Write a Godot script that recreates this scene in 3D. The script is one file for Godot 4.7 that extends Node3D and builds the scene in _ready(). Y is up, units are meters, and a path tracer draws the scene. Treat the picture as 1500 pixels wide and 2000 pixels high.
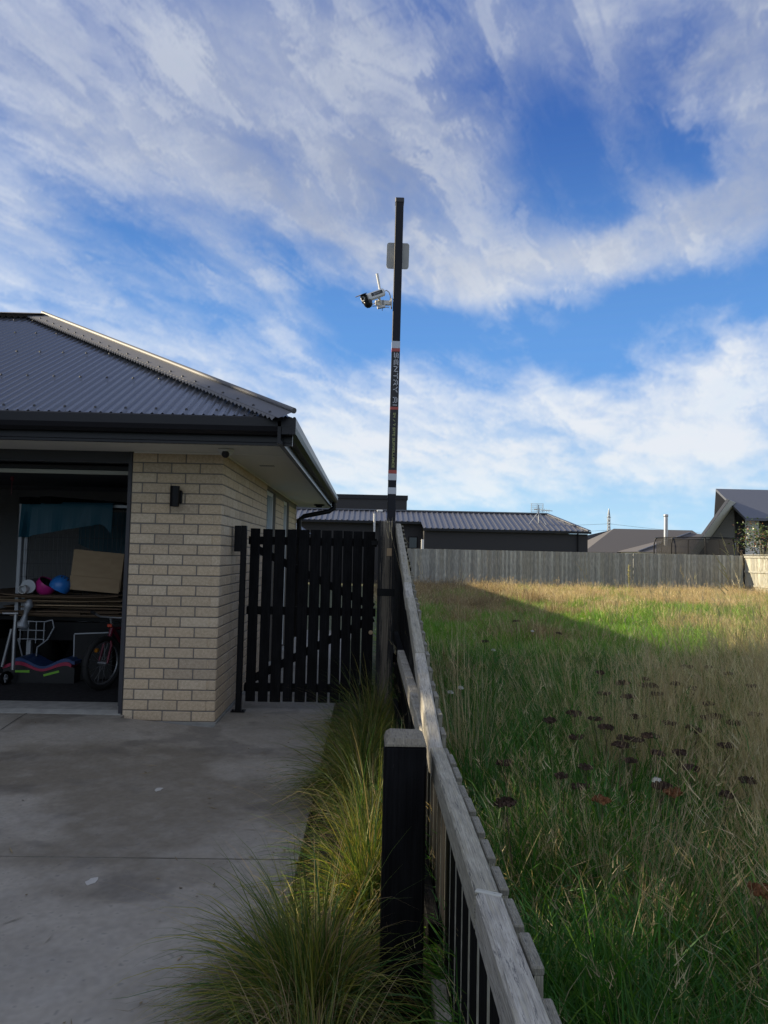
extends Node3D

const EYE := Vector3(0, 1.43, 0)
const FOV := 71.6
var cam_basis := Basis()
var M := {}
var used_names := {}

# ---------------------------------------------------------------- mesh builder
class MB:
	var v := PackedVector3Array()
	var n := PackedVector3Array()
	var uv := PackedVector2Array()
	var c := PackedColorArray()
	var ix := PackedInt32Array()
	var uo := Vector2.ZERO
	var col := Color(0, 0, 0, 0)

	func puv(p: Vector3, nn: Vector3) -> Vector2:
		var a := nn.abs()
		if a.x > a.y and a.x > a.z:
			return Vector2(p.z, p.y) + uo
		if a.y > a.z:
			return Vector2(p.x, p.z) + uo
		return Vector2(p.x, p.y) + uo

	func vert(p: Vector3, nn: Vector3, u: Vector2) -> int:
		v.append(p)
		n.append(nn)
		uv.append(u)
		if col.a > 0.0:
			c.append(col)
		return v.size() - 1

	# corners counter-clockwise seen from outside
	func quad(a: Vector3, b: Vector3, cc: Vector3, d: Vector3) -> void:
		var nn := (cc - a).cross(d - b)
		nn = nn.normalized() if nn.length() > 1e-12 else Vector3.UP
		var i := vert(a, nn, puv(a, nn))
		vert(b, nn, puv(b, nn))
		vert(cc, nn, puv(cc, nn))
		vert(d, nn, puv(d, nn))
		ix.append_array([i, i + 2, i + 1, i, i + 3, i + 2])

	func tri(a: Vector3, b: Vector3, cc: Vector3) -> void:
		var nn := (b - a).cross(cc - a).normalized()
		var i := vert(a, nn, puv(a, nn))
		vert(b, nn, puv(b, nn))
		vert(cc, nn, puv(cc, nn))
		ix.append_array([i, i + 2, i + 1])

	func quad_from(a: Vector3, b: Vector3, cc: Vector3, d: Vector3, mid: Vector3) -> void:
		if (cc - a).cross(d - b).dot((a + b + cc + d) * 0.25 - mid) < 0.0:
			quad(a, d, cc, b)
		else:
			quad(a, b, cc, d)

	func tri_from(a: Vector3, b: Vector3, cc: Vector3, mid: Vector3) -> void:
		if (b - a).cross(cc - a).dot((a + b + cc) / 3.0 - mid) < 0.0:
			tri(a, cc, b)
		else:
			tri(a, b, cc)

	# eight corners: bottom four (in order round), top four above them
	func hexa(p: Array) -> void:
		var mid := Vector3.ZERO
		for q in p:
			mid += q
		mid /= 8.0
		quad_from(p[0], p[1], p[2], p[3], mid)
		quad_from(p[4], p[5], p[6], p[7], mid)
		for k in 4:
			var k2 := (k + 1) % 4
			quad_from(p[k], p[k2], p[4 + k2], p[4 + k], mid)

	func box(lo: Vector3, hi: Vector3) -> void:
		hexa([lo, Vector3(hi.x, lo.y, lo.z), Vector3(hi.x, lo.y, hi.z), Vector3(lo.x, lo.y, hi.z),
			Vector3(lo.x, hi.y, lo.z), Vector3(hi.x, hi.y, lo.z), hi, Vector3(lo.x, hi.y, hi.z)])

	# a box with chamfered edges
	func cbox(mid: Vector3, size: Vector3, b: float) -> void:
		var h := size * 0.5
		b = minf(b, minf(h.x, minf(h.y, h.z)) * 0.9)
		var P := func(sx: float, sy: float, sz: float, ax: int) -> Vector3:
			var q := Vector3(sx * (h.x - b), sy * (h.y - b), sz * (h.z - b))
			if ax == 0:
				q.x = sx * h.x
			elif ax == 1:
				q.y = sy * h.y
			else:
				q.z = sz * h.z
			return mid + q
		for s: float in [-1.0, 1.0]:
			quad_from(P.call(s, -1.0, -1.0, 0), P.call(s, 1.0, -1.0, 0), P.call(s, 1.0, 1.0, 0), P.call(s, -1.0, 1.0, 0), mid)
			quad_from(P.call(-1.0, s, -1.0, 1), P.call(1.0, s, -1.0, 1), P.call(1.0, s, 1.0, 1), P.call(-1.0, s, 1.0, 1), mid)
			quad_from(P.call(-1.0, -1.0, s, 2), P.call(1.0, -1.0, s, 2), P.call(1.0, 1.0, s, 2), P.call(-1.0, 1.0, s, 2), mid)
			for t: float in [-1.0, 1.0]:
				quad_from(P.call(-1.0, s, t, 1), P.call(1.0, s, t, 1), P.call(1.0, s, t, 2), P.call(-1.0, s, t, 2), mid)
				quad_from(P.call(s, -1.0, t, 0), P.call(s, 1.0, t, 0), P.call(s, 1.0, t, 2), P.call(s, -1.0, t, 2), mid)
				quad_from(P.call(s, t, -1.0, 0), P.call(s, t, 1.0, 0), P.call(s, t, 1.0, 1), P.call(s, t, -1.0, 1), mid)
				for w: float in [-1.0, 1.0]:
					tri_from(P.call(s, t, w, 0), P.call(s, t, w, 1), P.call(s, t, w, 2), mid)

	# a round bar through points; radii one number or one for each point
	func tube(pts: Array, r, sides := 8, caps := true) -> void:
		var k := pts.size()
		var up := Vector3.UP
		var base := v.size()
		var run := 0.0
		for i in k:
			var t: Vector3 = (pts[mini(i + 1, k - 1)] - pts[maxi(i - 1, 0)]).normalized()
			if i == 0:
				up = Vector3.UP if absf(t.y) < 0.9 else Vector3.RIGHT
			else:
				run += (pts[i] - pts[i - 1]).length()
			var sx := up.cross(t).normalized()
			up = t.cross(sx).normalized()
			var rr: float = r[i] if r is Array else r
			for j in sides + 1:
				var a := TAU * j / sides
				var d := sx * cos(a) + up * sin(a)
				vert(pts[i] + d * rr, d, Vector2(run, float(j) / sides))
		for i in k - 1:
			for j in sides:
				var a := base + i * (sides + 1) + j
				var b := a + sides + 1
				ix.append_array([a, b, a + 1, a + 1, b, b + 1])
		if caps:
			for e in 2:
				var i := 0 if e == 0 else k - 1
				var t: Vector3 = (pts[0] - pts[1]).normalized() if e == 0 else (pts[k - 1] - pts[k - 2]).normalized()
				var m := vert(pts[i], t, Vector2.ZERO)
				var first := v.size()
				for j in sides + 1:
					vert(v[base + i * (sides + 1) + j], t, Vector2.ZERO)
				for j in sides:
					if e == 0:
						ix.append_array([m, first + j, first + j + 1])
					else:
						ix.append_array([m, first + j + 1, first + j])

	# square bar between two points
	func bar(a: Vector3, b: Vector3, w: float, h: float, upv := Vector3.UP) -> void:
		var t := (b - a).normalized()
		var s := t.cross(upv)
		if s.length() < 1e-4:
			s = t.cross(Vector3.RIGHT)
		s = s.normalized() * w * 0.5
		var u := s.cross(t).normalized() * h * 0.5
		hexa([a - s - u, a + s - u, b + s - u, b - s - u, a - s + u, a + s + u, b + s + u, b - s + u])

	# profile of (radius, height) turned round an axis
	func lathe(prof: Array, sides := 24, xf := Transform3D()) -> void:
		var base := v.size()
		for i in prof.size():
			var a: Vector2 = prof[maxi(i - 1, 0)]
			var b: Vector2 = prof[mini(i + 1, prof.size() - 1)]
			var tn := (b - a).normalized()
			for j in sides + 1:
				var an := TAU * j / sides
				var d := Vector3(cos(an), 0, sin(an))
				var nn := (d * tn.y - Vector3.UP * tn.x).normalized()
				vert(xf * (d * prof[i].x + Vector3.UP * prof[i].y), (xf.basis * nn).normalized(), Vector2(float(j) / sides, prof[i].y))
		for i in prof.size() - 1:
			for j in sides:
				var a := base + i * (sides + 1) + j
				var b := a + sides + 1
				ix.append_array([a, a + 1, b, a + 1, b + 1, b])

	# ring lying in the plane across axis w
	func ring(mid: Vector3, ax: Vector3, R: float, r: float, sides := 28, rs := 8) -> void:
		var u := ax.cross(Vector3.UP if absf(ax.y) < 0.9 else Vector3.RIGHT).normalized()
		var w := ax.cross(u).normalized()
		var pts := []
		for i in sides + 1:
			var a := TAU * i / sides
			pts.append(mid + (u * cos(a) + w * sin(a)) * R)
		tube(pts, r, rs, false)

	# thin grass blade as a bent strip
	func blade(root: Vector3, dir: Vector3, length: float, wid: float, bend: float, segs: int, side: Vector3) -> void:
		var p := root
		var d := dir
		var i0 := v.size()
		for s in segs + 1:
			var t := float(s) / segs
			var hw := wid * 0.5 * (1.0 - t * t * 0.92) * (0.75 + 0.5 * minf(t * 2.0, 1.0) * 0.5)
			var nn := d.cross(side).normalized()
			vert(p - side * hw, nn, Vector2(0, t))
			vert(p + side * hw, nn, Vector2(1, t))
			p += d * (length / segs)
			d = (d + Vector3(0, -bend / segs * (0.5 + t), 0)).normalized()
		for s in segs:
			var a := i0 + s * 2
			ix.append_array([a, a + 1, a + 2, a + 1, a + 3, a + 2])

	func mesh() -> ArrayMesh:
		var arr := []
		arr.resize(Mesh.ARRAY_MAX)
		arr[Mesh.ARRAY_VERTEX] = v
		arr[Mesh.ARRAY_NORMAL] = n
		arr[Mesh.ARRAY_TEX_UV] = uv
		if c.size() == v.size():
			arr[Mesh.ARRAY_COLOR] = c
		arr[Mesh.ARRAY_INDEX] = ix
		var m := ArrayMesh.new()
		m.add_surface_from_arrays(Mesh.PRIMITIVE_TRIANGLES, arr)
		return m

# ---------------------------------------------------------------- scene helpers
func numbered(called: String) -> String:
	var k: int = used_names.get(called, 0)
	used_names[called] = k + 1
	return called if k == 0 else "%s_%03d" % [called, k]

func meta(o: Node, label := "", category := "", group := "", kind := "") -> void:
	if label: o.set_meta("label", label)
	if category: o.set_meta("category", category)
	if group: o.set_meta("group", group)
	if kind: o.set_meta("kind", kind)

func thing(called: String, label: String, category: String, at := Vector3.ZERO, group := "") -> Node3D:
	var o := Node3D.new()
	o.name = numbered(called)
	add_child(o)
	o.position = at
	meta(o, label, category, group)
	return o

func place(called: String, m: Mesh, mat: Material, parent: Node, xf := Transform3D()) -> MeshInstance3D:
	var o := MeshInstance3D.new()
	o.name = numbered(called) if parent == self else called
	o.mesh = m
	o.material_override = mat
	o.transform = xf
	parent.add_child(o, true)
	return o

func part(called: String, b: MB, mat: Material, parent: Node, xf := Transform3D()) -> MeshInstance3D:
	return place(called, b.mesh(), mat, parent, xf)

func single(called: String, b: MB, mat: Material, label: String, category: String, group := "") -> MeshInstance3D:
	var o := part(called, b, mat, self)
	meta(o, label, category, group)
	return o

func structure(called: String, b: MB, mat: Material) -> MeshInstance3D:
	var o := part(called, b, mat, self)
	o.set_meta("kind", "structure")
	return o

func copy(o: Node3D, label := "") -> Node3D:
	var base: String = o.name
	if base.length() > 4 and base[base.length() - 4] == "_" and base.right(3).is_valid_int():
		base = base.left(base.length() - 4)
	var r: Node3D = o.duplicate()
	r.name = numbered(base)
	add_child(r)
	if label: r.set_meta("label", label)
	return r

func xf(pos: Vector3, yaw := 0.0, pitch := 0.0, roll := 0.0) -> Transform3D:
	return Transform3D(Basis.from_euler(Vector3(pitch, yaw, roll)), pos)

# the direction of a pixel of the 1500 x 2000 photograph
func ray(px: float, py: float) -> Vector3:
	var f := 1000.0 / tan(deg_to_rad(FOV * 0.5))
	return cam_basis * Vector3((px - 750.0) / f, (1000.0 - py) / f, -1.0)

func on_z(px: float, py: float, z: float) -> Vector3:
	var d := ray(px, py)
	return EYE + d * (z / d.z)

func on_y(px: float, py: float, h: float) -> Vector3:
	var d := ray(px, py)
	return EYE + d * ((h - EYE.y) / d.y)

# ---------------------------------------------------------------- textures
func noise_img(w: int, h: int, fw: int, fh: int, freq: float, seed_n: int, oct := 4) -> PackedByteArray:
	var nz := FastNoiseLite.new()
	nz.seed = seed_n
	nz.frequency = freq
	nz.fractal_octaves = oct
	nz.fractal_type = FastNoiseLite.FRACTAL_FBM
	var im := nz.get_seamless_image(fw, fh, false, false, 0.12)
	if fw != w or fh != h:
		im.resize(w, h, Image.INTERPOLATE_CUBIC)
	im.convert(Image.FORMAT_L8)
	return im.get_data()

func tex(w: int, h: int, f: Callable) -> ImageTexture:
	var d := PackedByteArray()
	d.resize(w * h * 3)
	var k := 0
	for y in h:
		for x in w:
			var c: Color = f.call(y * w + x, x, y)
			d[k] = clampi(int(c.r * 255.0), 0, 255)
			d[k + 1] = clampi(int(c.g * 255.0), 0, 255)
			d[k + 2] = clampi(int(c.b * 255.0), 0, 255)
			k += 3
	return ImageTexture.create_from_image(Image.create_from_data(w, h, false, Image.FORMAT_RGB8, d))

func gray_tex(w: int, h: int, d: PackedByteArray) -> ImageTexture:
	return ImageTexture.create_from_image(Image.create_from_data(w, h, false, Image.FORMAT_L8, d))

func plain(r: float, g: float, b: float, rough := 0.8, metal := 0.0) -> StandardMaterial3D:
	var m := StandardMaterial3D.new()
	m.albedo_color = Color(r, g, b).linear_to_srgb()
	m.roughness = rough
	m.metallic = metal
	return m

func textured(t: Texture2D, rough: float, scale: Vector3, bump: Texture2D = null, depth := 0.2) -> StandardMaterial3D:
	var m := StandardMaterial3D.new()
	m.albedo_texture = t
	m.roughness = rough
	m.uv1_scale = scale
	if bump:
		m.heightmap_enabled = true
		m.heightmap_texture = bump
		m.heightmap_scale = depth
	return m

func tri_world(m: StandardMaterial3D, s: float) -> StandardMaterial3D:
	m.uv1_triplanar = true
	m.uv1_world_triplanar = true
	m.uv1_scale = Vector3(s, s, s)
	return m

func lin(r: float, g: float, b: float) -> Color:
	return Color(r, g, b).linear_to_srgb()

func make_materials() -> void:
	# --- timber: grain runs along u
	var W := 512
	var g1 := noise_img(W, W, 32, W, 0.09, 3, 5)
	var g2 := noise_img(W, W, 64, W, 0.25, 4, 3)
	var n3 := noise_img(W, W, W, W, 0.012, 5, 5)
	var n4 := noise_img(W, W, 128, W, 0.03, 6, 5)
	var n5 := noise_img(W, W, W, W, 0.15, 7, 3)
	var grain := PackedByteArray()
	grain.resize(W * W)
	for i in W * W:
		grain[i] = (g1[i] + g2[i]) >> 1
	var grain_tex := gray_tex(W, W, grain)
	var ga := lin(0.20, 0.188, 0.158)
	var gb := lin(0.55, 0.52, 0.44)
	var gc := lin(0.07, 0.07, 0.068)
	var gd := lin(0.36, 0.33, 0.24)
	var f_grey := func(i: int, _x: int, _y: int) -> Color:
		var t := (g1[i] * 0.5 + g2[i] * 0.3 + n3[i] * 0.4) / 255.0 * 1.15 - 0.18
		var c := ga.lerp(gb, clampf(t, 0, 1))
		c = c.lerp(gd, clampf(n4[i] / 255.0 * 3.0 - 1.9, 0, 0.5))
		return c.lerp(gc, clampf((n4[i] * 0.55 + g2[i] * 0.3 + n5[i] * 0.15) / 255.0 * -6.0 + 2.25, 0, 0.8))
	var t_grey := tex(W, W, f_grey)
	M.grey_wood = textured(t_grey, 0.85, Vector3(1.9, 4.2, 1), grain_tex, 0.3)
	var m2 := textured(t_grey, 0.88, Vector3(1.6, 5.1, 1), grain_tex, 0.3)
	m2.albedo_color = Color(0.93, 0.93, 0.90)
	m2.uv1_offset = Vector3(0.37, 0.21, 0)
	M.grey_wood2 = m2
	var m3: StandardMaterial3D = m2.duplicate()
	m3.albedo_color = Color(0.80, 0.80, 0.78)
	m3.uv1_scale = Vector3(6.0, 9.0, 1)
	M.worn_tip = m3
	var m4: StandardMaterial3D = m2.duplicate()
	m4.albedo_color = Color(0.80, 0.78, 0.74)
	m4.uv1_scale = Vector3(5.0, 7.0, 1)
	M.worn_head = m4
	var ba := lin(0.004, 0.004, 0.0045)
	var bb := lin(0.010, 0.010, 0.011)
	var bc := lin(0.25, 0.23, 0.19)
	var f_black := func(i: int, _x: int, _y: int) -> Color:
		var c := ba.lerp(bb, clampf((g1[i] + n3[i]) / 255.0 - 0.5, 0, 1))
		return c.lerp(bc, clampf((n5[i] * 0.5 + g2[i] * 0.35 + n3[i] * 0.25) / 255.0 * 9.0 - 7.9, 0, 0.8))
	M.black_wood = textured(tex(W, W, f_black), 0.7, Vector3(0.6, 1.7, 1), grain_tex, 0.15)
	M.black_wood.metallic_specular = 0.22
	# black stain flaking off bare wood
	var pa := lin(0.010, 0.010, 0.011)
	var f_peel := func(i: int, _x: int, y: int) -> Color:
		var c := pa.lerp(lin(0.03, 0.03, 0.03), clampf(g1[i] / 255.0 * 1.6 - 0.5, 0, 1))
		var strip := 1.0 - absf(fmod(y / float(W) * 1.0, 1.0) - 0.5) * 4.2
		var bare := clampf((strip * 0.55 + n4[i] / 255.0 * 1.3 + n5[i] / 255.0 * 0.35 + g2[i] / 255.0 * 0.25 - 0.86) * 5.0, 0, 1)
		var wood := lin(0.09, 0.075, 0.055).lerp(lin(0.36, 0.31, 0.235), clampf(g1[i] / 255.0 * 1.5 - 0.3, 0, 1))
		return c.lerp(wood, bare * 0.9)
	M.peeling_wood = textured(tex(W, W, f_peel), 0.8, Vector3(0.55, 6.0, 1), grain_tex, 0.35)
	var fa := lin(0.27, 0.27, 0.25)
	var fb := lin(0.50, 0.495, 0.455)
	var f_fence := func(i: int, _x: int, _y: int) -> Color:
		var c := fa.lerp(fb, clampf((g1[i] * 0.5 + n3[i] * 0.7) / 255.0 * 1.3 - 0.3, 0, 1))
		return c.lerp(lin(0.07, 0.065, 0.055), clampf(n5[i] / 255.0 * 8.0 - 6.2, 0, 0.7))
	var t_fence := tex(W, W, f_fence)
	for k in 4:
		var mf := textured(t_fence, 0.9, Vector3(0.5, 2.2, 1), grain_tex, 0.2)
		mf.albedo_color = [Color(0.92, 0.92, 0.90), Color(0.82, 0.82, 0.80), Color(1, 1, 0.97), Color(0.87, 0.86, 0.82)][k]
		mf.uv1_offset = Vector3(0.13 * k, 0.29 * k, 0)
		M["fence_wood%d" % k] = mf
	# --- brick
	var s1 := noise_img(W, W, W, W, 0.28, 11, 2)
	var s2 := noise_img(W, W, W, W, 0.035, 12, 4)
	var s3 := noise_img(W, W, W, W, 0.11, 13, 3)
	var f_brick := func(i: int, _x: int, _y: int) -> Color:
		var c := lin(0.54, 0.43, 0.295).lerp(lin(0.66, 0.54, 0.385), clampf(s2[i] / 255.0 * 1.6 - 0.3, 0, 1))
		c = c.lerp(lin(0.16, 0.115, 0.07), clampf(s1[i] / 255.0 * 9.0 - 6.3, 0, 0.75))
		return c.lerp(lin(0.74, 0.64, 0.50), clampf(s3[i] / 255.0 * 8.0 - 5.4, 0, 0.5))
	var t_brick := tex(W, W, f_brick)
	var rough_tex := gray_tex(W, W, s1)
	var tones := [Color(1, 1, 1), Color(0.96, 0.95, 0.94), Color(0.98, 0.965, 0.945), Color(0.95, 0.94, 0.925), Color(0.90, 0.895, 0.895)]
	for k in 5:
		var mb := textured(t_brick, 0.92, Vector3.ONE, rough_tex, 0.12)
		mb.albedo_color = tones[k]
		tri_world(mb, 1.7)
		mb.uv1_offset = Vector3(0.21 * k, 0.37 * k, 0.11 * k)
		M["brick%d" % k] = mb
	M.mortar = tri_world(textured(tex(256, 256, func(i: int, x: int, y: int) -> Color: return lin(0.15, 0.135, 0.115).lerp(lin(0.25, 0.23, 0.20), s1[(y * W + x)] / 255.0)), 0.95, Vector3.ONE), 3.0)
	# --- concrete of the driveway, mapped in metres: u = x, v = z
	var C := 1024
	var c1 := noise_img(C, C, C, C, 0.006, 21, 6)
	var c2 := noise_img(C, C, C, C, 0.02, 22, 5)
	var c3 := noise_img(C, C, C, C, 0.18, 23, 3)
	var c4 := noise_img(C, C, 512, C, 0.012, 24, 5)
	var span := 9.0
	var f_con := func(i: int, x: int, y: int) -> Color:
		var wx := -8.7 + span * x / C
		var wz := -6.5 + span * y / C
		var c := lin(0.235, 0.216, 0.180).lerp(lin(0.300, 0.277, 0.232), clampf(c2[i] / 255.0 * 1.5 - 0.25, 0, 1))
		# damp, dirty patches in the middle of the drive
		var band := exp(-pow((wz + 4.35) / 0.95, 2.0)) * 0.75 + exp(-pow((wz + 3.1) / 0.45, 2.0)) * 0.35
		var dirt := clampf((c1[i] / 255.0 * 1.5 + c4[i] / 255.0 * 0.9 - 1.35 + band * 0.75) * 2.0, 0, 1)
		c = c.lerp(lin(0.145, 0.127, 0.096), dirt * 0.85)
		var pale := clampf((c1[(i * 7 + 331) % (C * C)] / 255.0 - 0.60) * 5.0, 0, 1)
		c = c.lerp(lin(0.33, 0.308, 0.262), pale * 0.35 * (1.0 - dirt * 0.6))
		# a tyre mark
		var tl := absf(wx + 2.05 + (wz + 3.4) * 0.75)
		if tl < 0.10 and wz > -4.0 and wz < -2.6:
			c = c.lerp(lin(0.06, 0.06, 0.058), clampf(c2[i] / 255.0 * 2.0 - 0.75, 0, 0.55) * clampf(1.0 - tl / 0.10, 0, 1))
		# trowel marks, scuffs and grit
		var scuff := clampf((c2[(i * 3 + 77) % (C * C)] / 255.0 * 0.7 + c4[(i + 5000) % (C * C)] / 255.0 * 0.6 - 0.62) * 4.0, 0, 1)
		c = c.lerp(lin(0.30, 0.29, 0.265), scuff * 0.22)
		c = c.lerp(lin(0.09, 0.082, 0.07), clampf((c2[i] / 255.0 + c4[i] / 255.0 - 1.12) * 4.0, 0, 1) * 0.45)
		c = c * (0.93 + 0.14 * c3[i] / 255.0)
		c = c.lerp(lin(0.08, 0.08, 0.075), clampf(c3[i] / 255.0 * 10.0 - 7.8, 0, 0.4))
		return c
	var t_con := tex(C, C, f_con)
	var con := textured(t_con, 0.72, Vector3(1.0 / span, 1.0 / span, 1), gray_tex(C, C, c3), 0.14)
	con.uv1_offset = Vector3(8.7 / span, 6.5 / span, 0)
	M.concrete = con
	M.joint = plain(0.03, 0.03, 0.03, 0.95)
	M.pale_concrete = tri_world(textured(tex(256, 256, func(_i: int, x: int, y: int) -> Color: return lin(0.24, 0.24, 0.22).lerp(lin(0.38, 0.375, 0.34), c2[(y * C + x)] / 255.0)), 0.9, Vector3.ONE), 1.4)
	# --- soil and ground
	M.soil = tri_world(textured(tex(256, 256, func(_i: int, x: int, y: int) -> Color: return lin(0.018, 0.014, 0.010).lerp(lin(0.07, 0.055, 0.038), c3[(y * C + x)] / 255.0 * 1.4 - 0.25)), 0.95, Vector3.ONE, gray_tex(C, C, c3), 2.0), 1.5)
	M.ground = tri_world(textured(tex(W, W, func(i: int, _x: int, _y: int) -> Color:
		var c := lin(0.045, 0.050, 0.018).lerp(lin(0.13, 0.105, 0.055), clampf(s2[i] / 255.0 * 2.0 - 0.5, 0, 1))
		return c.lerp(lin(0.03, 0.055, 0.012), clampf(s3[i] / 255.0 * 3.0 - 1.2, 0, 0.8))), 0.95, Vector3.ONE), 0.33)
	# --- metals and paint
	var mott := noise_img(256, 256, 256, 256, 0.03, 31, 4)
	var roof := plain(0.080, 0.082, 0.092, 0.24, 0.0)
	roof.metallic_specular = 0.6
	M.roof = roof
	var rcap := plain(0.085, 0.085, 0.09, 0.62)
	rcap.metallic_specular = 0.6
	M.roof_cap = rcap
	M.screw = plain(0.02, 0.02, 0.022, 0.5)
	var gut := plain(0.010, 0.010, 0.013, 0.33)
	gut.metallic_specular = 0.36
	M.gutter = gut
	M.soffit = plain(0.74, 0.72, 0.66, 0.85)
	M.dark_frame = plain(0.028, 0.028, 0.034, 0.5)
	M.black_metal = plain(0.006, 0.006, 0.007, 0.45)
	M.black_metal.metallic_specular = 0.3
	M.door_inside = plain(0.04, 0.042, 0.045, 0.6)
	M.door_edge = plain(0.42, 0.42, 0.36, 0.6)
	M.lining = plain(0.28, 0.28, 0.29, 0.9)
	M.carpet = tri_world(textured(gray_tex(256, 256, mott), 0.98, Vector3.ONE), 2.0)
	M.carpet.albedo_color = Color(0.16, 0.16, 0.18)
	M.white_plastic = plain(0.62, 0.62, 0.60, 0.7)
	M.white_plastic.metallic_specular = 0.3
	M.grey_plastic = plain(0.42, 0.42, 0.40, 0.5)
	M.black_plastic = plain(0.012, 0.012, 0.013, 0.35)
	M.lens = plain(0.01, 0.01, 0.012, 0.06)
	var gl := StandardMaterial3D.new()
	gl.albedo_color = Color(0.75, 0.85, 0.88, 0.25)
	gl.transparency = BaseMaterial3D.TRANSPARENCY_ALPHA
	gl.roughness = 0.03
	gl.metallic_specular = 0.6
	M.glass = gl
	M.pole_paint = plain(0.013, 0.014, 0.019, 0.45)
	M.pole_paint.metallic_specular = 0.3
	M.sticker_black = plain(0.010, 0.010, 0.012, 0.5)
	M.sticker_white = plain(0.50, 0.53, 0.57, 0.45)
	M.splash = plain(0.40, 0.39, 0.36, 0.8)
	M.sticker_red = plain(0.38, 0.065, 0.05, 0.45)
	M.letter_white = plain(0.48, 0.50, 0.53, 0.45)
	M.letter_yellow = plain(0.40, 0.42, 0.16, 0.45)
	M.steel = plain(0.45, 0.46, 0.47, 0.38, 0.85)
	M.galv = plain(0.36, 0.38, 0.40, 0.5, 0.5)
	M.rubber = plain(0.012, 0.012, 0.012, 0.8)
	M.cardboard = tri_world(textured(tex(128, 128, func(_i: int, x: int, y: int) -> Color: return lin(0.36, 0.255, 0.15).lerp(lin(0.44, 0.32, 0.195), s2[(y * 3 * W + x)] / 255.0)), 0.9, Vector3.ONE), 1.1)
	var cd2: StandardMaterial3D = M.cardboard.duplicate()
	cd2.albedo_color = Color(0.62, 0.60, 0.60)
	M.dark_cardboard = cd2
	M.blue_tarp = plain(0.012, 0.085, 0.125, 0.55)
	M.red_paint = plain(0.13, 0.010, 0.026, 0.35)

# ---------------------------------------------------------------- sky
const SKY_W := 3072
const SKY_H := 1536
# banks and gaps of cloud: azimuth, elevation, half widths in degrees, tilt, amount
const BANKS := [
	[-18.3, 34.1, 31.0, 9.5, 0, 0.40], [-19.8, 27.3, 15.7, 6.2, 0, 0.28], [8.0, 36.1, 2.5, 5.8, 15, 0.30], [-4.2, 29.1, 10.3, 7.0, 0, 0.10],
	[14.8, 29.2, 5.0, 3.8, 0, -0.75], [18.3, 25.8, 4.5, 2.5, 20, -0.60], [23.3, 30.9, 2.7, 5.8, 20, -0.55], [29.3, 32.1, 3.7, 7.0, 15, 0.45],
	[25.7, 24.5, 9.5, 2.4, 20, 0.68], [16.0, 22.7, 9.1, 2.3, 12, 0.66], [6.6, 21.5, 7.0, 2.3, 5, 0.60], [-9.5, 21.0, 8.5, 2.8, -10, -0.75],
	[17.2, 18.8, 17.8, 1.7, 6, -0.70], [8.4, 16.5, 15.7, 2.5, 0, -0.90], [-3.0, 19.0, 4.0, 2.6, 0, -0.50], [-5.5, 17.2, 3.1, 1.9, -20, 0.60],
	[13.6, 17.9, 3.7, 1.3, 15, 0.65], [7.9, 17.5, 0.7, 0.9, -30, 0.55], [-13.5, 14.6, 6.2, 2.3, -10, 0.60], [-25.0, 17.2, 10.7, 2.9, -20, 0.35],
	[2.6, 14.1, 3.7, 1.9, 0, 0.40], [26.4, 12.6, 10.7, 2.9, 15, 0.65], [17.2, 12.8, 7.0, 1.2, 5, 0.45], [11.3, 8.9, 28.9, 3.1, 0, 0.60],
	[-3.2, 9.6, 10.7, 3.3, 0, 0.50], [13.4, 3.3, 37.2, 1.7, 0, -0.55],
	[60, 30, 14, 6, 10, -0.4], [75, 16, 20, 4, 0, 0.5], [110, 35, 18, 8, -15, -0.4], [140, 14, 25, 4, 5, -0.5], [165, 50, 20, 8, 0, -0.45],
	[-160, 22, 20, 5, 0, 0.4], [-130, 40, 18, 7, 20, -0.45], [-100, 12, 18, 3, 0, -0.5], [-55, 24, 9, 4, -10, -0.4], [20, 62, 30, 5, 0, -0.4]]
var sky_rows := []
var sky_lock := Mutex.new()
var nz_a: FastNoiseLite
var nz_b: FastNoiseLite
var nz_c: FastNoiseLite
var nz_d: FastNoiseLite
var nz_e: FastNoiseLite

func sky_noise(seed_n: int, freq: float, oct: int, warp: float) -> FastNoiseLite:
	var z := FastNoiseLite.new()
	z.seed = seed_n
	z.frequency = freq
	z.fractal_octaves = oct
	z.fractal_gain = 0.52
	if warp > 0.0:
		z.domain_warp_enabled = true
		z.domain_warp_amplitude = warp
		z.domain_warp_frequency = freq * 0.7
		z.domain_warp_fractal_octaves = 3
	return z

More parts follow.
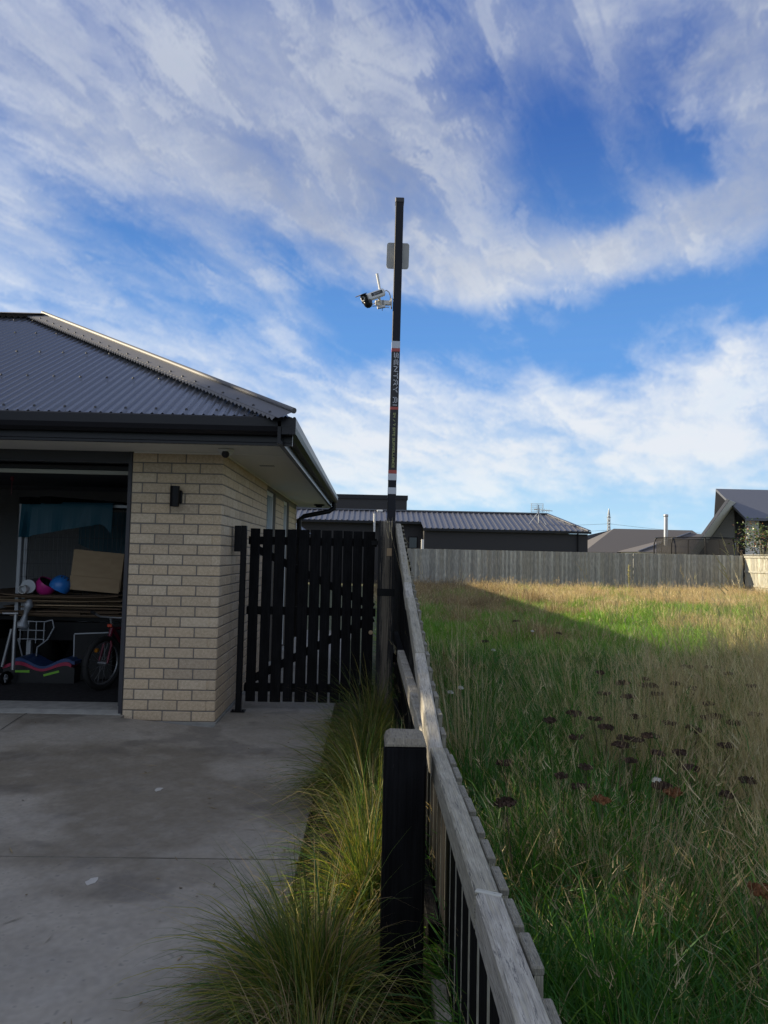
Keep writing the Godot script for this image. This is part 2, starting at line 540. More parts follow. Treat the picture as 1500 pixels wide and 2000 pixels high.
func sky_band(band: int) -> void:
	var rows := SKY_H / 2 / 32
	var d := PackedByteArray()
	d.resize(rows * SKY_W * 3)
	var k := 0
	var deep := Color(0.040, 0.118, 0.385)
	var mid := Color(0.125, 0.315, 0.68)
	var low := Color(0.42, 0.65, 0.83)
	for r in rows:
		var y := band * rows + r
		var el := PI * 0.5 - PI * (y + 0.5) / SKY_H
		var eld := rad_to_deg(el)
		var ce := cos(el)
		var se := sin(el)
		var blue := low.lerp(mid, smoothstep(1.0, 15.0, eld)).lerp(deep, smoothstep(12.0, 36.0, eld))
		var near := []
		for b in BANKS:
			if absf(eld - b[1]) < (absf(b[3]) + absf(sin(deg_to_rad(b[4]))) * b[2]) * 2.4:
				near.append([b[0], b[1], b[2], b[3], cos(deg_to_rad(b[4])), sin(deg_to_rad(b[4])), b[5]])
		for x in SKY_W:
			var azd := wrapf((x + 0.5) / SKY_W * 360.0, -180.0, 180.0)
			var az := deg_to_rad(azd)
			var px := sin(az) * ce / (se + 0.16)
			var pz := -cos(az) * ce / (se + 0.16)
			# streaks are drawn out across the wind
			var u := px * 0.86 + pz * 0.5
			var w := -px * 0.5 + pz * 0.86
			var big := nz_a.get_noise_2d(u * 100.0, w * 62.0)
			var fine := nz_b.get_noise_2d(u * 100.0, w * 70.0)
			var m := 0.0
			var wob := azd + fine * 3.0
			var wel := eld + big * 2.6
			for b in near:
				var da: float = wob - b[0]
				if absf(da) > b[2] * 2.6 + 3.0:
					continue
				var de: float = wel - b[1]
				var a: float = (da * b[4] + de * b[5]) / b[2]
				var e: float = (de * b[4] - da * b[5]) / b[3]
				var q := a * a + e * e
				if q < 6.0:
					m += b[6] * exp(-q)
			var back0 := maxf(smoothstep(25.0, 60.0, absf(azd)), smoothstep(40.0, 55.0, eld))  # thicker cloud added out of view, to brighten shaded surfaces
			var streak := nz_d.get_noise_2d(u * 100.0, w * 30.0)
			var wisp := nz_e.get_noise_2d(u * 100.0 + streak * 14.0, w * 42.0)
			var cov := 0.36 + 0.22 * back0 + m * 0.80 + big * 0.45 + fine * 0.38 + streak * 0.58 + wisp * 0.30
			var a2 := smoothstep(-0.25, 1.45, cov)
			a2 = clampf(a2 * (1.0 + wisp * 0.22), 0.0, 0.95)
			var body := smoothstep(0.45, 1.3, cov - fine * 0.5)
			var shade := nz_c.get_noise_2d(u * 100.0, w * 80.0) * 0.5 + 0.5
			# high cloud ahead is greyer; cloud out of view whitened to lift the shade
			var dsun := azd + 75.0
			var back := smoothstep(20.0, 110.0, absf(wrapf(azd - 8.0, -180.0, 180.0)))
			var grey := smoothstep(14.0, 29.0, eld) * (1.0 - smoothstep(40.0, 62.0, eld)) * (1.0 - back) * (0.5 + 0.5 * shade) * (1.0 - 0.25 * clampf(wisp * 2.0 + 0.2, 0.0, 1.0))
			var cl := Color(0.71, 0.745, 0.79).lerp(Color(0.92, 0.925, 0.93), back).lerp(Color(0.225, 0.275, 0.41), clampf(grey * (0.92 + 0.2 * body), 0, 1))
			if eld < 18.0:
				cl = cl.lerp(Color(0.60, 0.69, 0.80), smoothstep(0.5, 0.85, shade) * 0.5)
			cl = cl.lerp(Color(0.66, 0.78, 0.86), 1.0 - smoothstep(0.0, 9.0, eld))
			# the glow of thin cloud round the sun
			var gd := (dsun * dsun * ce * ce + (eld - 22.0) * (eld - 22.0)) / 700.0
			cl = cl * (1.0 + 1.1 * exp(-gd))
			var c := (blue.lerp(cl, a2) * 0.5).linear_to_srgb()
			d[k] = clampi(int(c.r * 255.0), 0, 255)
			d[k + 1] = clampi(int(c.g * 255.0), 0, 255)
			d[k + 2] = clampi(int(c.b * 255.0), 0, 255)
			k += 3
	sky_lock.lock()
	sky_rows[band] = d
	sky_lock.unlock()

func make_sky() -> PanoramaSkyMaterial:
	nz_a = sky_noise(71, 0.010, 4, 35.0)
	nz_b = sky_noise(72, 0.045, 5, 14.0)
	nz_c = sky_noise(73, 0.018, 4, 20.0)
	nz_d = sky_noise(74, 0.022, 5, 30.0)
	nz_e = sky_noise(75, 0.06, 5, 22.0)
	sky_rows.resize(32)
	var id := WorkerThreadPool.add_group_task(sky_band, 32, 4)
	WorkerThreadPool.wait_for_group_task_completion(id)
	var all := PackedByteArray()
	for b in sky_rows:
		all.append_array(b)
	var below := PackedByteArray()
	below.resize(SKY_W * SKY_H / 2 * 3)
	below.fill(75)
	all.append_array(below)
	var p := PanoramaSkyMaterial.new()
	p.panorama = ImageTexture.create_from_image(Image.create_from_data(SKY_W, SKY_H, false, Image.FORMAT_RGB8, all))
	return p

func _ready() -> void:
	# camera: a phone held at chest height, tipped up a little and leaning
	var cam := Camera3D.new()
	cam.name = "camera"
	cam_basis = Basis(Vector3.UP, deg_to_rad(-1.12)) * Basis(Vector3.RIGHT, deg_to_rad(3.5)) * Basis(Vector3.BACK, deg_to_rad(1.2))
	cam.transform = Transform3D(cam_basis, EYE)
	cam.fov = FOV
	cam.near = 0.05
	cam.far = 2000.0
	add_child(cam)
	cam.current = true
	var env := Environment.new()
	env.background_mode = Environment.BG_SKY
	env.sky = Sky.new()
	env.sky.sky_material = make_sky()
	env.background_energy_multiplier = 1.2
	env.tonemap_mode = Environment.TONE_MAPPER_LINEAR
	env.tonemap_exposure = 1.95
	env.sdfgi_enabled = true
	env.ssao_enabled = true
	env.ssil_enabled = true
	var we := WorldEnvironment.new()
	we.name = "environment"
	we.environment = env
	add_child(we)
	var sun := DirectionalLight3D.new()
	sun.name = "sun"
	sun.basis = Basis.looking_at(Vector3(2.3, -1.0, 0.6).normalized())
	sun.light_energy = 1.6
	sun.light_angular_distance = 0.5
	sun.light_color = Color(1.0, 0.93, 0.80)
	sun.shadow_enabled = true
	add_child(sun)

	make_materials()
	build_ground()
	build_house()
	build_shading_houses()
	build_gate()
	build_side_fence()
	build_pole()
	build_back_fence()
	build_neighbours()
	build_garage_things()
	build_tussocks()
	build_field()
	build_small_things()

# ---------------------------------------------------------------- ground
func drive_y(x: float, z: float) -> float:
	return 0.072 * smoothstep(-1.15, -2.1, x) * smoothstep(-4.4, -6.0, z)

func slab(parent: Node, x0: float, x1: float, z0: float, z1: float) -> void:
	var b := MB.new()
	var nx := maxi(2, int((x1 - x0) / 0.2))
	var nzz := maxi(2, int((z1 - z0) / 0.2))
	for i in nx:
		for j in nzz:
			var xa := lerpf(x0, x1, float(i) / nx)
			var xb := lerpf(x0, x1, float(i + 1) / nx)
			var za := lerpf(z0, z1, float(j) / nzz)
			var zb := lerpf(z0, z1, float(j + 1) / nzz)
			b.quad(Vector3(xa, drive_y(xa, zb), zb), Vector3(xb, drive_y(xb, zb), zb), Vector3(xb, drive_y(xb, za), za), Vector3(xa, drive_y(xa, za), za))
	var rim := []
	for i in nx:
		rim.append(Vector2(lerpf(x0, x1, float(i) / nx), z1))
	for j in nzz:
		rim.append(Vector2(x1, lerpf(z1, z0, float(j) / nzz)))
	for i in nx:
		rim.append(Vector2(lerpf(x1, x0, float(i) / nx), z0))
	for j in nzz:
		rim.append(Vector2(x0, lerpf(z0, z1, float(j) / nzz)))
	for i in rim.size():
		var p: Vector2 = rim[i]
		var q: Vector2 = rim[(i + 1) % rim.size()]
		b.quad(Vector3(p.x, -0.1, p.y), Vector3(q.x, -0.1, q.y), Vector3(q.x, drive_y(q.x, q.y), q.y), Vector3(p.x, drive_y(p.x, p.y), p.y))
	part("concrete_slab", b, M.concrete, parent)

func build_ground() -> void:
	var g := MB.new()
	g.quad(Vector3(-700, -0.12, 700), Vector3(700, -0.12, 700), Vector3(700, -0.12, -900), Vector3(-700, -0.12, -900))
	structure("ground", g, M.ground)
	var d := Node3D.new()
	d.name = "driveway"
	add_child(d)
	d.set_meta("kind", "structure")
	slab(d, -9.0, -0.3, -3.416, 2.5)
	slab(d, -9.0, -0.3, -5.90, -3.428)
	slab(d, -9.0, -1.995, -6.30, -5.907)
	slab(d, -1.24, -0.3, -13.5, -5.907)
	var j := MB.new()
	j.quad(Vector3(-9.0, -0.03, 2.4), Vector3(-0.31, -0.03, 2.4), Vector3(-0.31, -0.03, -5.95), Vector3(-9.0, -0.03, -5.95))
	part("joint_filler", j, M.joint, d)
	# a saw cut running off to the garage, filled dark
	var a := on_y(0, 1431, 0.04)
	var e := on_y(56, 1392, 0.07)
	var s := MB.new()
	var side := (e - a).cross(Vector3.UP).normalized() * 0.003
	for k in 8:
		var p := a.lerp(e, k / 8.0)
		var q := a.lerp(e, (k + 1) / 8.0)
		p.y = drive_y(p.x, p.z) + 0.004
		q.y = drive_y(q.x, q.z) + 0.004
		s.quad(p - side, p + side, q + side, q - side)
	part("saw_cut", s, M.joint, d)
	# planting bed between drive and fence
	var bed := MB.new()
	var nz := FastNoiseLite.new()
	nz.seed = 5
	nz.frequency = 3.0
	var hy := func(x: float, z: float) -> float: return -0.055 + nz.get_noise_2d(x, z) * 0.03
	for i in 8:
		for k in 90:
			var xa := -0.31 + 0.58 * i / 8.0
			var xb := -0.31 + 0.58 * (i + 1) / 8.0
			var za := -7.4 + 9.4 * k / 90.0
			var zb := -7.4 + 9.4 * (k + 1) / 90.0
			bed.quad(Vector3(xa, hy.call(xa, zb), zb), Vector3(xb, hy.call(xb, zb), zb), Vector3(xb, hy.call(xb, za), za), Vector3(xa, hy.call(xa, za), za))
	structure("garden_bed", bed, M.soil)

# ---------------------------------------------------------------- the brick house
const HX := -1.25      # side wall
const HZ := -6.0       # front wall
const HB := -12.1      # back wall
const EAVE := 2.43
const PITCH := 0.525
const GX := -0.60      # gutter line of the side
const GZ := -5.27      # gutter line of the front
const RIDGE_T := 3.55

func brick_row(parent: Node, stuff: MB, meshes: Dictionary, along: Vector3, out: Vector3, start: Vector3, length: float, first: float, limit: float, rng: RandomNumberGenerator) -> void:
	var s := 0.0
	var w := first
	while s < length - 0.02:
		var e := minf(s + w, length)
		var L := snappedf(e - s - 0.010, 0.005)
		if L > 0.015:
			var at := start + along * (s + (e - s) * 0.5) + out * (-0.045 + rng.randf_range(-0.0012, 0.0012))
			if e <= limit:
				var key := "%.3f" % L
				if not meshes.has(key):
					var b := MB.new()
					b.cbox(Vector3.ZERO, Vector3(L, 0.076, 0.09), 0.004)
					meshes[key] = b.mesh()
				var bas := Basis(along, Vector3.UP, along.cross(Vector3.UP))
				var stained := rng.randf() < 0.035 or (at.y > 0.40 and at.y < 0.56 and at.x > -1.62 and along.x < -0.5)
				var tw := Basis(Vector3.UP, rng.randfn() * 0.003) * Basis(Vector3.BACK, rng.randfn() * 0.002)
				place("brick", meshes[key], M["brick%d" % (4 if stained else rng.randi_range(0, 3))], parent, Transform3D(tw * bas, at + Vector3(0, rng.randfn() * 0.0008, 0)))
			else:
				var q := along * L * 0.5
				var o := out * 0.045
				var u := Vector3(0, 0.038, 0)
				stuff.hexa([at - q - o - u, at + q - o - u, at + q + o - u, at - q + o - u, at - q - o + u, at + q - o + u, at + q + o + u, at - q + o + u])
		s = e
		w = 0.24

func corrugated(b: MB, x0: float, x1: float, fy: Callable, fz0: Callable, fz1: Callable) -> void:
	var pitch := 0.076
	var k0 := int(floor(x0 / pitch))
	var k1 := int(ceil(x1 / pitch))
	var offs := [[0.0, 0.0], [0.24, 0.08], [0.37, 0.62], [0.5, 1.0], [0.63, 0.62], [0.76, 0.08]]
	for k in range(k0, k1):
		for s in 6:
			var xa: float = (k + offs[s][0]) * pitch
			var xb: float = (k + (offs[s + 1][0] if s < 5 else 1.0)) * pitch
			if xa < x0 or xb > x1:
				continue
			var ha: float = offs[s][1] * 0.021
			var hb: float = (offs[s + 1][1] if s < 5 else 0.0) * 0.021
			var za0: float = fz0.call(xa)
			var za1: float = fz1.call(xa)
			var zb0: float = fz0.call(xb)
			var zb1: float = fz1.call(xb)
			if za0 - za1 < 0.01:
				continue
			b.quad(Vector3(xa, fy.call(za0) + ha, za0), Vector3(xb, fy.call(zb0) + hb, zb0), Vector3(xb, fy.call(zb1) + hb, zb1), Vector3(xa, fy.call(za1) + ha, za1))

func gutter_run(parent: Node, a: Vector3, b: Vector3, out: Vector3) -> void:
	# fascia board, then a quad gutter hung on it
	var f := MB.new()
	f.hexa([a - out * 0.10 + Vector3(0, -0.19, 0), b - out * 0.10 + Vector3(0, -0.19, 0), b - out * 0.075 + Vector3(0, -0.19, 0), a - out * 0.075 + Vector3(0, -0.19, 0),
		a - out * 0.10 + Vector3(0, -0.02, 0), b - out * 0.10 + Vector3(0, -0.02, 0), b - out * 0.075 + Vector3(0, -0.02, 0), a - out * 0.075 + Vector3(0, -0.02, 0)])
	part("fascia", f, M.gutter, parent)
	var lip := MB.new()
	lip.hexa([a - out * 0.075 + Vector3(0, -0.19, 0), b - out * 0.075 + Vector3(0, -0.19, 0), b - out * 0.063 + Vector3(0, -0.19, 0), a - out * 0.063 + Vector3(0, -0.19, 0),
		a - out * 0.075 + Vector3(0, -0.165, 0), b - out * 0.075 + Vector3(0, -0.165, 0), b - out * 0.063 + Vector3(0, -0.172, 0), a - out * 0.063 + Vector3(0, -0.172, 0)])
	part("fascia_bead", lip, M.gutter, parent)
	var g := MB.new()
	var prof := [Vector2(-0.073, 0.0), Vector2(-0.073, -0.115), Vector2(-0.015, -0.118), Vector2(0.022, -0.095), Vector2(0.034, -0.06), Vector2(0.034, 0.004), Vector2(0.028, 0.012), Vector2(0.014, 0.012), Vector2(0.012, 0.002),
		Vector2(0.026, 0.0), Vector2(0.026, -0.06), Vector2(0.016, -0.09), Vector2(-0.015, -0.11), Vector2(-0.066, -0.108), Vector2(-0.066, 0.0)]
	for i in prof.size():
		var p: Vector2 = prof[i]
		var q: Vector2 = prof[(i + 1) % prof.size()]
		var pa := a + out * p.x + Vector3(0, p.y, 0)
		var pb := b + out * p.x + Vector3(0, p.y, 0)
		var qa := a + out * q.x + Vector3(0, q.y, 0)
		var qb := b + out * q.x + Vector3(0, q.y, 0)
		g.quad_from(pa, pb, qb, qa, (pa + qb) * 0.5 - ((q - p).rotated(-PI * 0.5).x * out + Vector3(0, (q - p).rotated(-PI * 0.5).y, 0)) * -10.0)
	part("gutter", g, M.gutter, parent)

func build_house() -> void:
	var rng := RandomNumberGenerator.new()
	rng.seed = 101
	var h := thing("brick_house", "single-storey cream brick house with dark corrugated hip roof and open garage", "house", Vector3(0, 0, 0))
	# front pillar and side wall: mortar with bricks standing 6 mm proud
	var core := MB.new()
	core.box(Vector3(-2.015, 0.0, HZ - 0.12), Vector3(HX - 0.007, 2.30, HZ - 0.007))
	var front := part("front_wall", core, M.mortar, h)
	var sc := MB.new()
	var openings := [[-8.6, -9.42], [-10.3, -10.98]]
	var zs := [HZ - 0.121, -8.6, -9.42, -10.3, -10.98, HB]
	for k in [0, 2, 4]:
		sc.box(Vector3(HX - 0.12, 0.0, zs[k + 1]), Vector3(HX - 0.007, 2.30, zs[k]))
	for o in openings:
		sc.box(Vector3(HX - 0.12, 2.215, o[1]), Vector3(HX - 0.007, 2.30, o[0]))
	var side := part("side_wall", sc, M.mortar, h)
	var meshes := {}
	var far := MB.new()
	for r in 26:
		var y := 0.022 + 0.043 + r * 0.086
		var odd := r % 2 == 0
		brick_row(front, far, meshes, Vector3.LEFT, Vector3.BACK, Vector3(HX, y, HZ), 0.765, 0.195 if odd else 0.075, 99.0, rng)
		for seg in [[HZ, -8.6], [-9.42, -10.3], [-10.98, HB]]:
			if y > 2.2 and seg[0] != HZ:
				continue
			var len: float = seg[0] - seg[1]
			brick_row(side, far, meshes, Vector3.FORWARD, Vector3.RIGHT, Vector3(HX, y, seg[0]), len, 0.12 if odd else 0.24, 1.72 if seg[0] == HZ else -1.0, rng)
	var fb := part("brick", far, M.brick1, side)
	fb.set_meta("kind", "stuff")
	# concrete footing under the corner
	var ft := MB.new()
	ft.box(Vector3(-2.01, -0.15, HZ - 0.2), Vector3(HX + 0.012, 0.021, HZ + 0.012))
	part("footing", ft, M.pale_concrete, h)
	var ft2 := MB.new()
	ft2.box(Vector3(HX - 0.2, -0.15, HB), Vector3(HX + 0.009, 0.018, HZ - 0.201))
	part("footing", ft2, M.pale_concrete, h)
	# glazed openings of the side wall
	for o in openings:
		var fr := MB.new()
		var xz := HX - 0.07
		var z0: float = o[0]
		var z1: float = o[1]
		fr.box(Vector3(xz - 0.04, 0.05, z0 - 0.05), Vector3(xz + 0.03, 2.212, z0 - 0.001))
		fr.box(Vector3(xz - 0.04, 0.05, z1 + 0.001), Vector3(xz + 0.03, 2.212, z1 + 0.05))
		fr.box(Vector3(xz - 0.04, 2.16, z1 + 0.05), Vector3(xz + 0.03, 2.212, z0 - 0.05))
		fr.box(Vector3(xz - 0.04, 0.05, z1 + 0.05), Vector3(xz + 0.03, 0.12, z0 - 0.05))
		var w := part("window", fr, M.white_plastic, h)
		var gl := MB.new()
		gl.box(Vector3(xz - 0.008, 0.12, z1 + 0.05), Vector3(xz, 2.16, z0 - 0.05))
		part("pane", gl, M.glass, w)
	# inner lining: garage to the left of the pillar, rooms behind
	var lo := MB.new()
	lo.box(Vector3(-1.46, 0.0, HB), Vector3(HX - 0.125, 2.4, HZ - 0.16))
	var inner := part("garage_lining", lo, M.lining, h)
	inner.set_meta("label", "plain pale garage wall behind the brick pillar")
	var back := MB.new()
	back.box(Vector3(-8.0, 0.0, HB), Vector3(-1.461, 2.4, HB + 0.12))
	part("garage_back_wall", back, M.lining, h)
	var lw := MB.new()
	lw.box(Vector3(-8.0, 0.0, HB + 0.121), Vector3(-7.5, 2.4, HZ))
	part("garage_side_wall", lw, M.lining, h)
	var ce := MB.new()
	ce.box(Vector3(-10.0, 2.401, HB), Vector3(HX - 0.13, 2.44, HZ - 0.001))
	part("garage_ceiling", ce, M.lining, h)
	var fl := MB.new()
	fl.box(Vector3(-7.499, -0.1, HB + 0.121), Vector3(-1.461, 0.098, HZ - 0.36))
	part("garage_floor", fl, M.carpet, h)
	var sill := MB.new()
	sill.box(Vector3(-7.4, -0.1, HZ - 0.359), Vector3(-2.022, 0.096, HZ - 0.055))
	sill.hexa([Vector3(-7.4, 0.0, HZ - 0.054), Vector3(-2.022, 0.0, HZ - 0.054), Vector3(-2.022, 0.0, HZ + 0.02), Vector3(-7.4, 0.0, HZ + 0.02),
		Vector3(-7.4, 0.095, HZ - 0.054), Vector3(-2.022, 0.095, HZ - 0.054), Vector3(-2.022, 0.078, HZ + 0.01), Vector3(-7.4, 0.078, HZ + 0.01)])
	part("garage_threshold", sill, M.pale_concrete, h)
	# door frame, head and the raised sectional door
	var jm := MB.new()
	jm.box(Vector3(-2.045, 0.08, HZ - 0.16), Vector3(-2.016, 2.26, HZ + 0.004))
	part("garage_jamb", jm, M.dark_frame, h)
	var hd := MB.new()
	hd.box(Vector3(-7.5, 2.185, HZ - 0.20), Vector3(-2.046, 2.40, HZ - 0.02))
	part("garage_head", hd, M.door_inside, h)
	var st := MB.new()
	st.box(Vector3(-7.5, 2.165, HZ - 0.10), Vector3(-2.046, 2.184, HZ - 0.012))
	part("head_trim", st, M.dark_frame, h)
	var dr := thing_part("garage_door", h)
	for k in 4:
		var pz := HZ - 0.34 - k * 0.54
		var pn := MB.new()
		pn.cbox(Vector3(-4.75, 2.155 + k * 0.012, pz - 0.26), Vector3(5.35, 0.045, 0.52), 0.006)
		part("door_panel", pn, M.door_inside, dr)
	var ed := MB.new()
	ed.cbox(Vector3(-4.75, 2.112, HZ - 0.325), Vector3(5.35, 0.036, 0.03), 0.004)
	part("door_seal", ed, M.door_edge, dr)
	var trk := MB.new()
	trk.bar(Vector3(-2.09, 2.10, HZ - 0.25), Vector3(-2.09, 2.10, HZ - 2.6), 0.05, 0.03)
	trk.bar(Vector3(-2.09, 0.1, HZ - 0.2), Vector3(-2.09, 2.1, HZ - 0.22), 0.05, 0.03, Vector3.BACK)
	part("door_track", trk, M.door_inside, dr)
	var spring := MB.new()
	spring.tube([Vector3(-7.0, 2.30, HZ - 0.28), Vector3(-2.1, 2.30, HZ - 0.28)], 0.02, 8)
	part("torsion_bar", spring, M.dark_frame, dr)
	# wall left of the garage opening
	var wl := MB.new()
	wl.box(Vector3(-10.0, 0, HZ - 0.3), Vector3(-7.501, 2.3, HZ - 0.001))
	part("front_wall", wl, M.brick1, h)
	# soffits
	var so := MB.new()
	so.box(Vector3(-10.0, 2.262, HZ - 0.018), Vector3(GX - 0.102, 2.274, GZ - 0.102))
	part("soffit", so, M.soffit, h)
	var so2 := MB.new()
	so2.box(Vector3(HX - 0.02, 2.262, HB - 0.66), Vector3(GX - 0.102, 2.274, HZ - 0.019))
	part("soffit", so2, M.soffit, h)
	var sj := MB.new()
	sj.box(Vector3(HX + 0.012, 2.258, HZ - 0.03), Vector3(GX - 0.11, 2.2615, HZ - 0.008))
	part("soffit_joiner", sj, M.soffit, h)
	var bead := MB.new()
	bead.box(Vector3(-2.0, 2.249, HZ + 0.002), Vector3(HX + 0.01, 2.2615, HZ + 0.012))
	bead.box(Vector3(HX + 0.002, 2.249, HB), Vector3(HX + 0.0125, 2.2615, HZ + 0.0125))
	part("soffit_bead", bead, M.soffit, h)
	var ve := MB.new()
	for k in 7:
		ve.box(Vector3(-1.06 + k * 0.02, 2.255, -6.80), Vector3(-1.045 + k * 0.02, 2.2615, -6.72))
	part("soffit_vent", ve, M.grey_plastic, h)
	# gutters
	gutter_run(h, Vector3(-10.0, EAVE, GZ), Vector3(GX, EAVE, GZ), Vector3.BACK)
	var back_z := GZ - 2.0 * RIDGE_T
	gutter_run(h, Vector3(GX, EAVE, GZ + 0.034), Vector3(GX, EAVE, back_z), Vector3.RIGHT)
	var stop := MB.new()
	stop.box(Vector3(GX - 0.07, EAVE - 0.118, GZ + 0.030), Vector3(GX + 0.033, EAVE + 0.004, GZ + 0.0335))
	part("gutter_corner", stop, M.gutter, h)
	# roof
	var r := thing_part("roof", h)
	var yf := func(z: float) -> float: return EAVE + 0.004 + (GZ + 0.02 - z) * PITCH
	var b := MB.new()
	var top := func(x: float) -> float: return GZ + 0.02 - clampf(GX - x, 0.0, RIDGE_T)
	corrugated(b, -10.0, GX - 0.01, yf, func(_x: float) -> float: return GZ + 0.02, top)
	part("front_sheet", b, M.roof, r)
	# side and back slopes
	var hipx := GX - RIDGE_T
	var ridge_z := GZ + 0.02 - RIDGE_T
	var ry: float = yf.call(ridge_z)
	var sb := MB.new()
	sb.tri(Vector3(GX + 0.02, EAVE + 0.004, GZ + 0.02), Vector3(GX + 0.02, EAVE + 0.004, back_z), Vector3(hipx, ry, ridge_z))
	part("side_sheet", sb, M.roof, r)
	var bb := MB.new()
	bb.quad(Vector3(GX, EAVE + 0.004, back_z), Vector3(-10, EAVE + 0.004, back_z), Vector3(-10, ry, ridge_z), Vector3(hipx, ry, ridge_z))
	part("back_sheet", bb, M.roof, r)
	# hip flashing: a flat wing over the front sheet with a soft scalloped edge, and a roll on top
	var cap := MB.new()
	var ha := Vector3(GX + 0.02, EAVE + 0.03, GZ + 0.04)
	var hb := Vector3(hipx, ry + 0.045, ridge_z)
	var hd2 := (hb - ha).normalized()
	var flat := Vector3(-hd2.z, 0, hd2.x).normalized()
	if flat.x > 0.0:
		flat = -flat
	# the wing leans back over the front sheet: down-slope normal to the hip line
	var fn := Vector3(0, 1, PITCH).normalized()
	var wing := hd2.cross(fn).normalized()
	if wing.x > 0.0:
		wing = -wing
	var segs := 96
	for k in segs:
		var p := ha.lerp(hb, float(k) / segs)
		var q := ha.lerp(hb, float(k + 1) / segs)
		var lift := Vector3(0, 0.022, 0)
		var w0 := 0.17
		cap.quad_from(p + lift, q + lift, q + wing * w0 + Vector3(0, 0.012, 0), p + wing * w0 + Vector3(0, 0.012, 0), p - Vector3(0, 5, 0))
		# scallops dressed down into the pans
		for s in 2:
			var pp := p.lerp(q, s * 0.5) + wing * w0 + Vector3(0, 0.012, 0)
			var qq := p.lerp(q, s * 0.5 + 0.5) + wing * w0 + Vector3(0, 0.012, 0)
			var da := wing * 0.028 + Vector3(0, -0.020 if s == 0 else 0.0, 0)
			var db := wing * 0.028 + Vector3(0, -0.020 if s == 1 else 0.0, 0)
			cap.quad_from(pp, qq, qq + (db if s == 1 else Vector3(wing * 0.028)), pp + (da if s == 0 else Vector3(wing * 0.028)), p - Vector3(0, 5, 0))
		var wing2 := Vector3(-wing.z, wing.y, -wing.x)
		cap.quad_from(p + lift, q + lift, q + wing2 * w0, p + wing2 * w0, p - Vector3(0, 5, 0))
	part("hip_flashing", cap, M.roof_cap, r)
	var roll := MB.new()
	roll.tube([ha + Vector3(0, 0.028, 0), hb + Vector3(0, 0.028, 0)], 0.022, 10)
	part("hip_roll", roll, M.roof_cap, r)
	var rc := MB.new()
	rc.quad(Vector3(-10, ry + 0.005, ridge_z + 0.17), Vector3(hipx + 0.1, ry + 0.005, ridge_z + 0.17), Vector3(hipx, ry + 0.07, ridge_z), Vector3(-10, ry + 0.07, ridge_z))
	rc.quad(Vector3(-10, ry + 0.07, ridge_z), Vector3(hipx, ry + 0.07, ridge_z), Vector3(hipx + 0.1, ry + 0.005, ridge_z - 0.17), Vector3(-10, ry + 0.005, ridge_z - 0.17))
	part("ridge_flashing", rc, M.roof_cap, r)
	# screw heads on the ribs, too many and too small to pick apart
	var sw := MB.new()
	for row in 5:
		var t: float = [0.09, 0.9, 1.75, 2.6, 3.3][row]
		var k := 0
		var x := snappedf(GX - t - 0.3, 0.076) + 0.038
		while x > -9.0:
			if k % 3 == (row % 2):
				var z := GZ + 0.02 - t
				var p := Vector3(x, yf.call(z) + 0.019, z)
				sw.lathe([Vector2(0.011, -0.004), Vector2(0.011, 0.004), Vector2(0.006, 0.011), Vector2(0.0, 0.012)], 6, Transform3D(Basis(), p))
			x -= 0.076
			k += 1
	for k in 24:
		var p := ha.lerp(hb, (k + 0.5) / 24.0) + wing * 0.14 + Vector3(0, 0.014, 0)
		sw.lathe([Vector2(0.011, -0.004), Vector2(0.011, 0.006), Vector2(0.006, 0.013), Vector2(0.0, 0.014)], 6, Transform3D(Basis(), p))
	var so3 := part("roof_screw", sw, M.screw, r)
	so3.set_meta("kind", "stuff")
	# downpipe at the back corner
	var dp := MB.new()
	var dx := HX + 0.06
	dp.tube([Vector3(GX - 0.02, 2.31, back_z + 0.25), Vector3(GX - 0.02, 2.22, back_z + 0.25), Vector3(GX - 0.10, 2.16, back_z + 0.28), Vector3(dx + 0.08, 2.06, HB + 0.16), Vector3(dx, 2.0, HB + 0.14), Vector3(dx, 0.05, HB + 0.14)], 0.04, 10)
	part("downpipe", dp, M.black_metal, h)
	var dl := MB.new()
	dl.lathe([Vector2(0.0, 0.0), Vector2(0.05, 0.0), Vector2(0.05, 0.02), Vector2(0.09, 0.03), Vector2(0.09, 0.045), Vector2(0.0, 0.05)], 16, Transform3D(Basis(), Vector3(-0.86, 2.212, -11.9)))
	part("soffit_lamp", dl, M.black_metal, h)

func thing_part(called: String, parent: Node) -> Node3D:
	var o := Node3D.new()
	o.name = called
	parent.add_child(o, true)
	return o

# unseen houses added to keep the drive and the near field in shade
func flat_block(called: String, label: String, lo: Vector3, hi: Vector3) -> void:
	var t := thing(called, label, "house", Vector3.ZERO, "houses beside the drive and lot")
	var w := MB.new()
	w.box(lo, Vector3(hi.x, hi.y - 0.3, hi.z))
	part("wall", w, M.lining, t)
	var c := MB.new()
	c.box(Vector3(lo.x - 0.05, hi.y - 0.299, lo.z - 0.05), Vector3(hi.x + 0.05, hi.y, hi.z + 0.05))
	part("parapet_cap", c, M.gutter, t)
	var y := 1.0
	while y + 1.2 < hi.y:
		for k in 4:
			var z := lerpf(lo.z, hi.z, (k + 0.5) / 4.0)
			var f := MB.new()
			f.box(Vector3(hi.x + 0.001, y, z - 0.6), Vector3(hi.x + 0.04, y + 1.2, z + 0.6))
			var o := part("window", f, M.dark_frame, t)
			var g := MB.new()
			g.box(Vector3(hi.x + 0.041, y + 0.06, z - 0.54), Vector3(hi.x + 0.045, y + 1.14, z + 0.54))
			part("pane", g, M.lens, o)
		y += 2.8

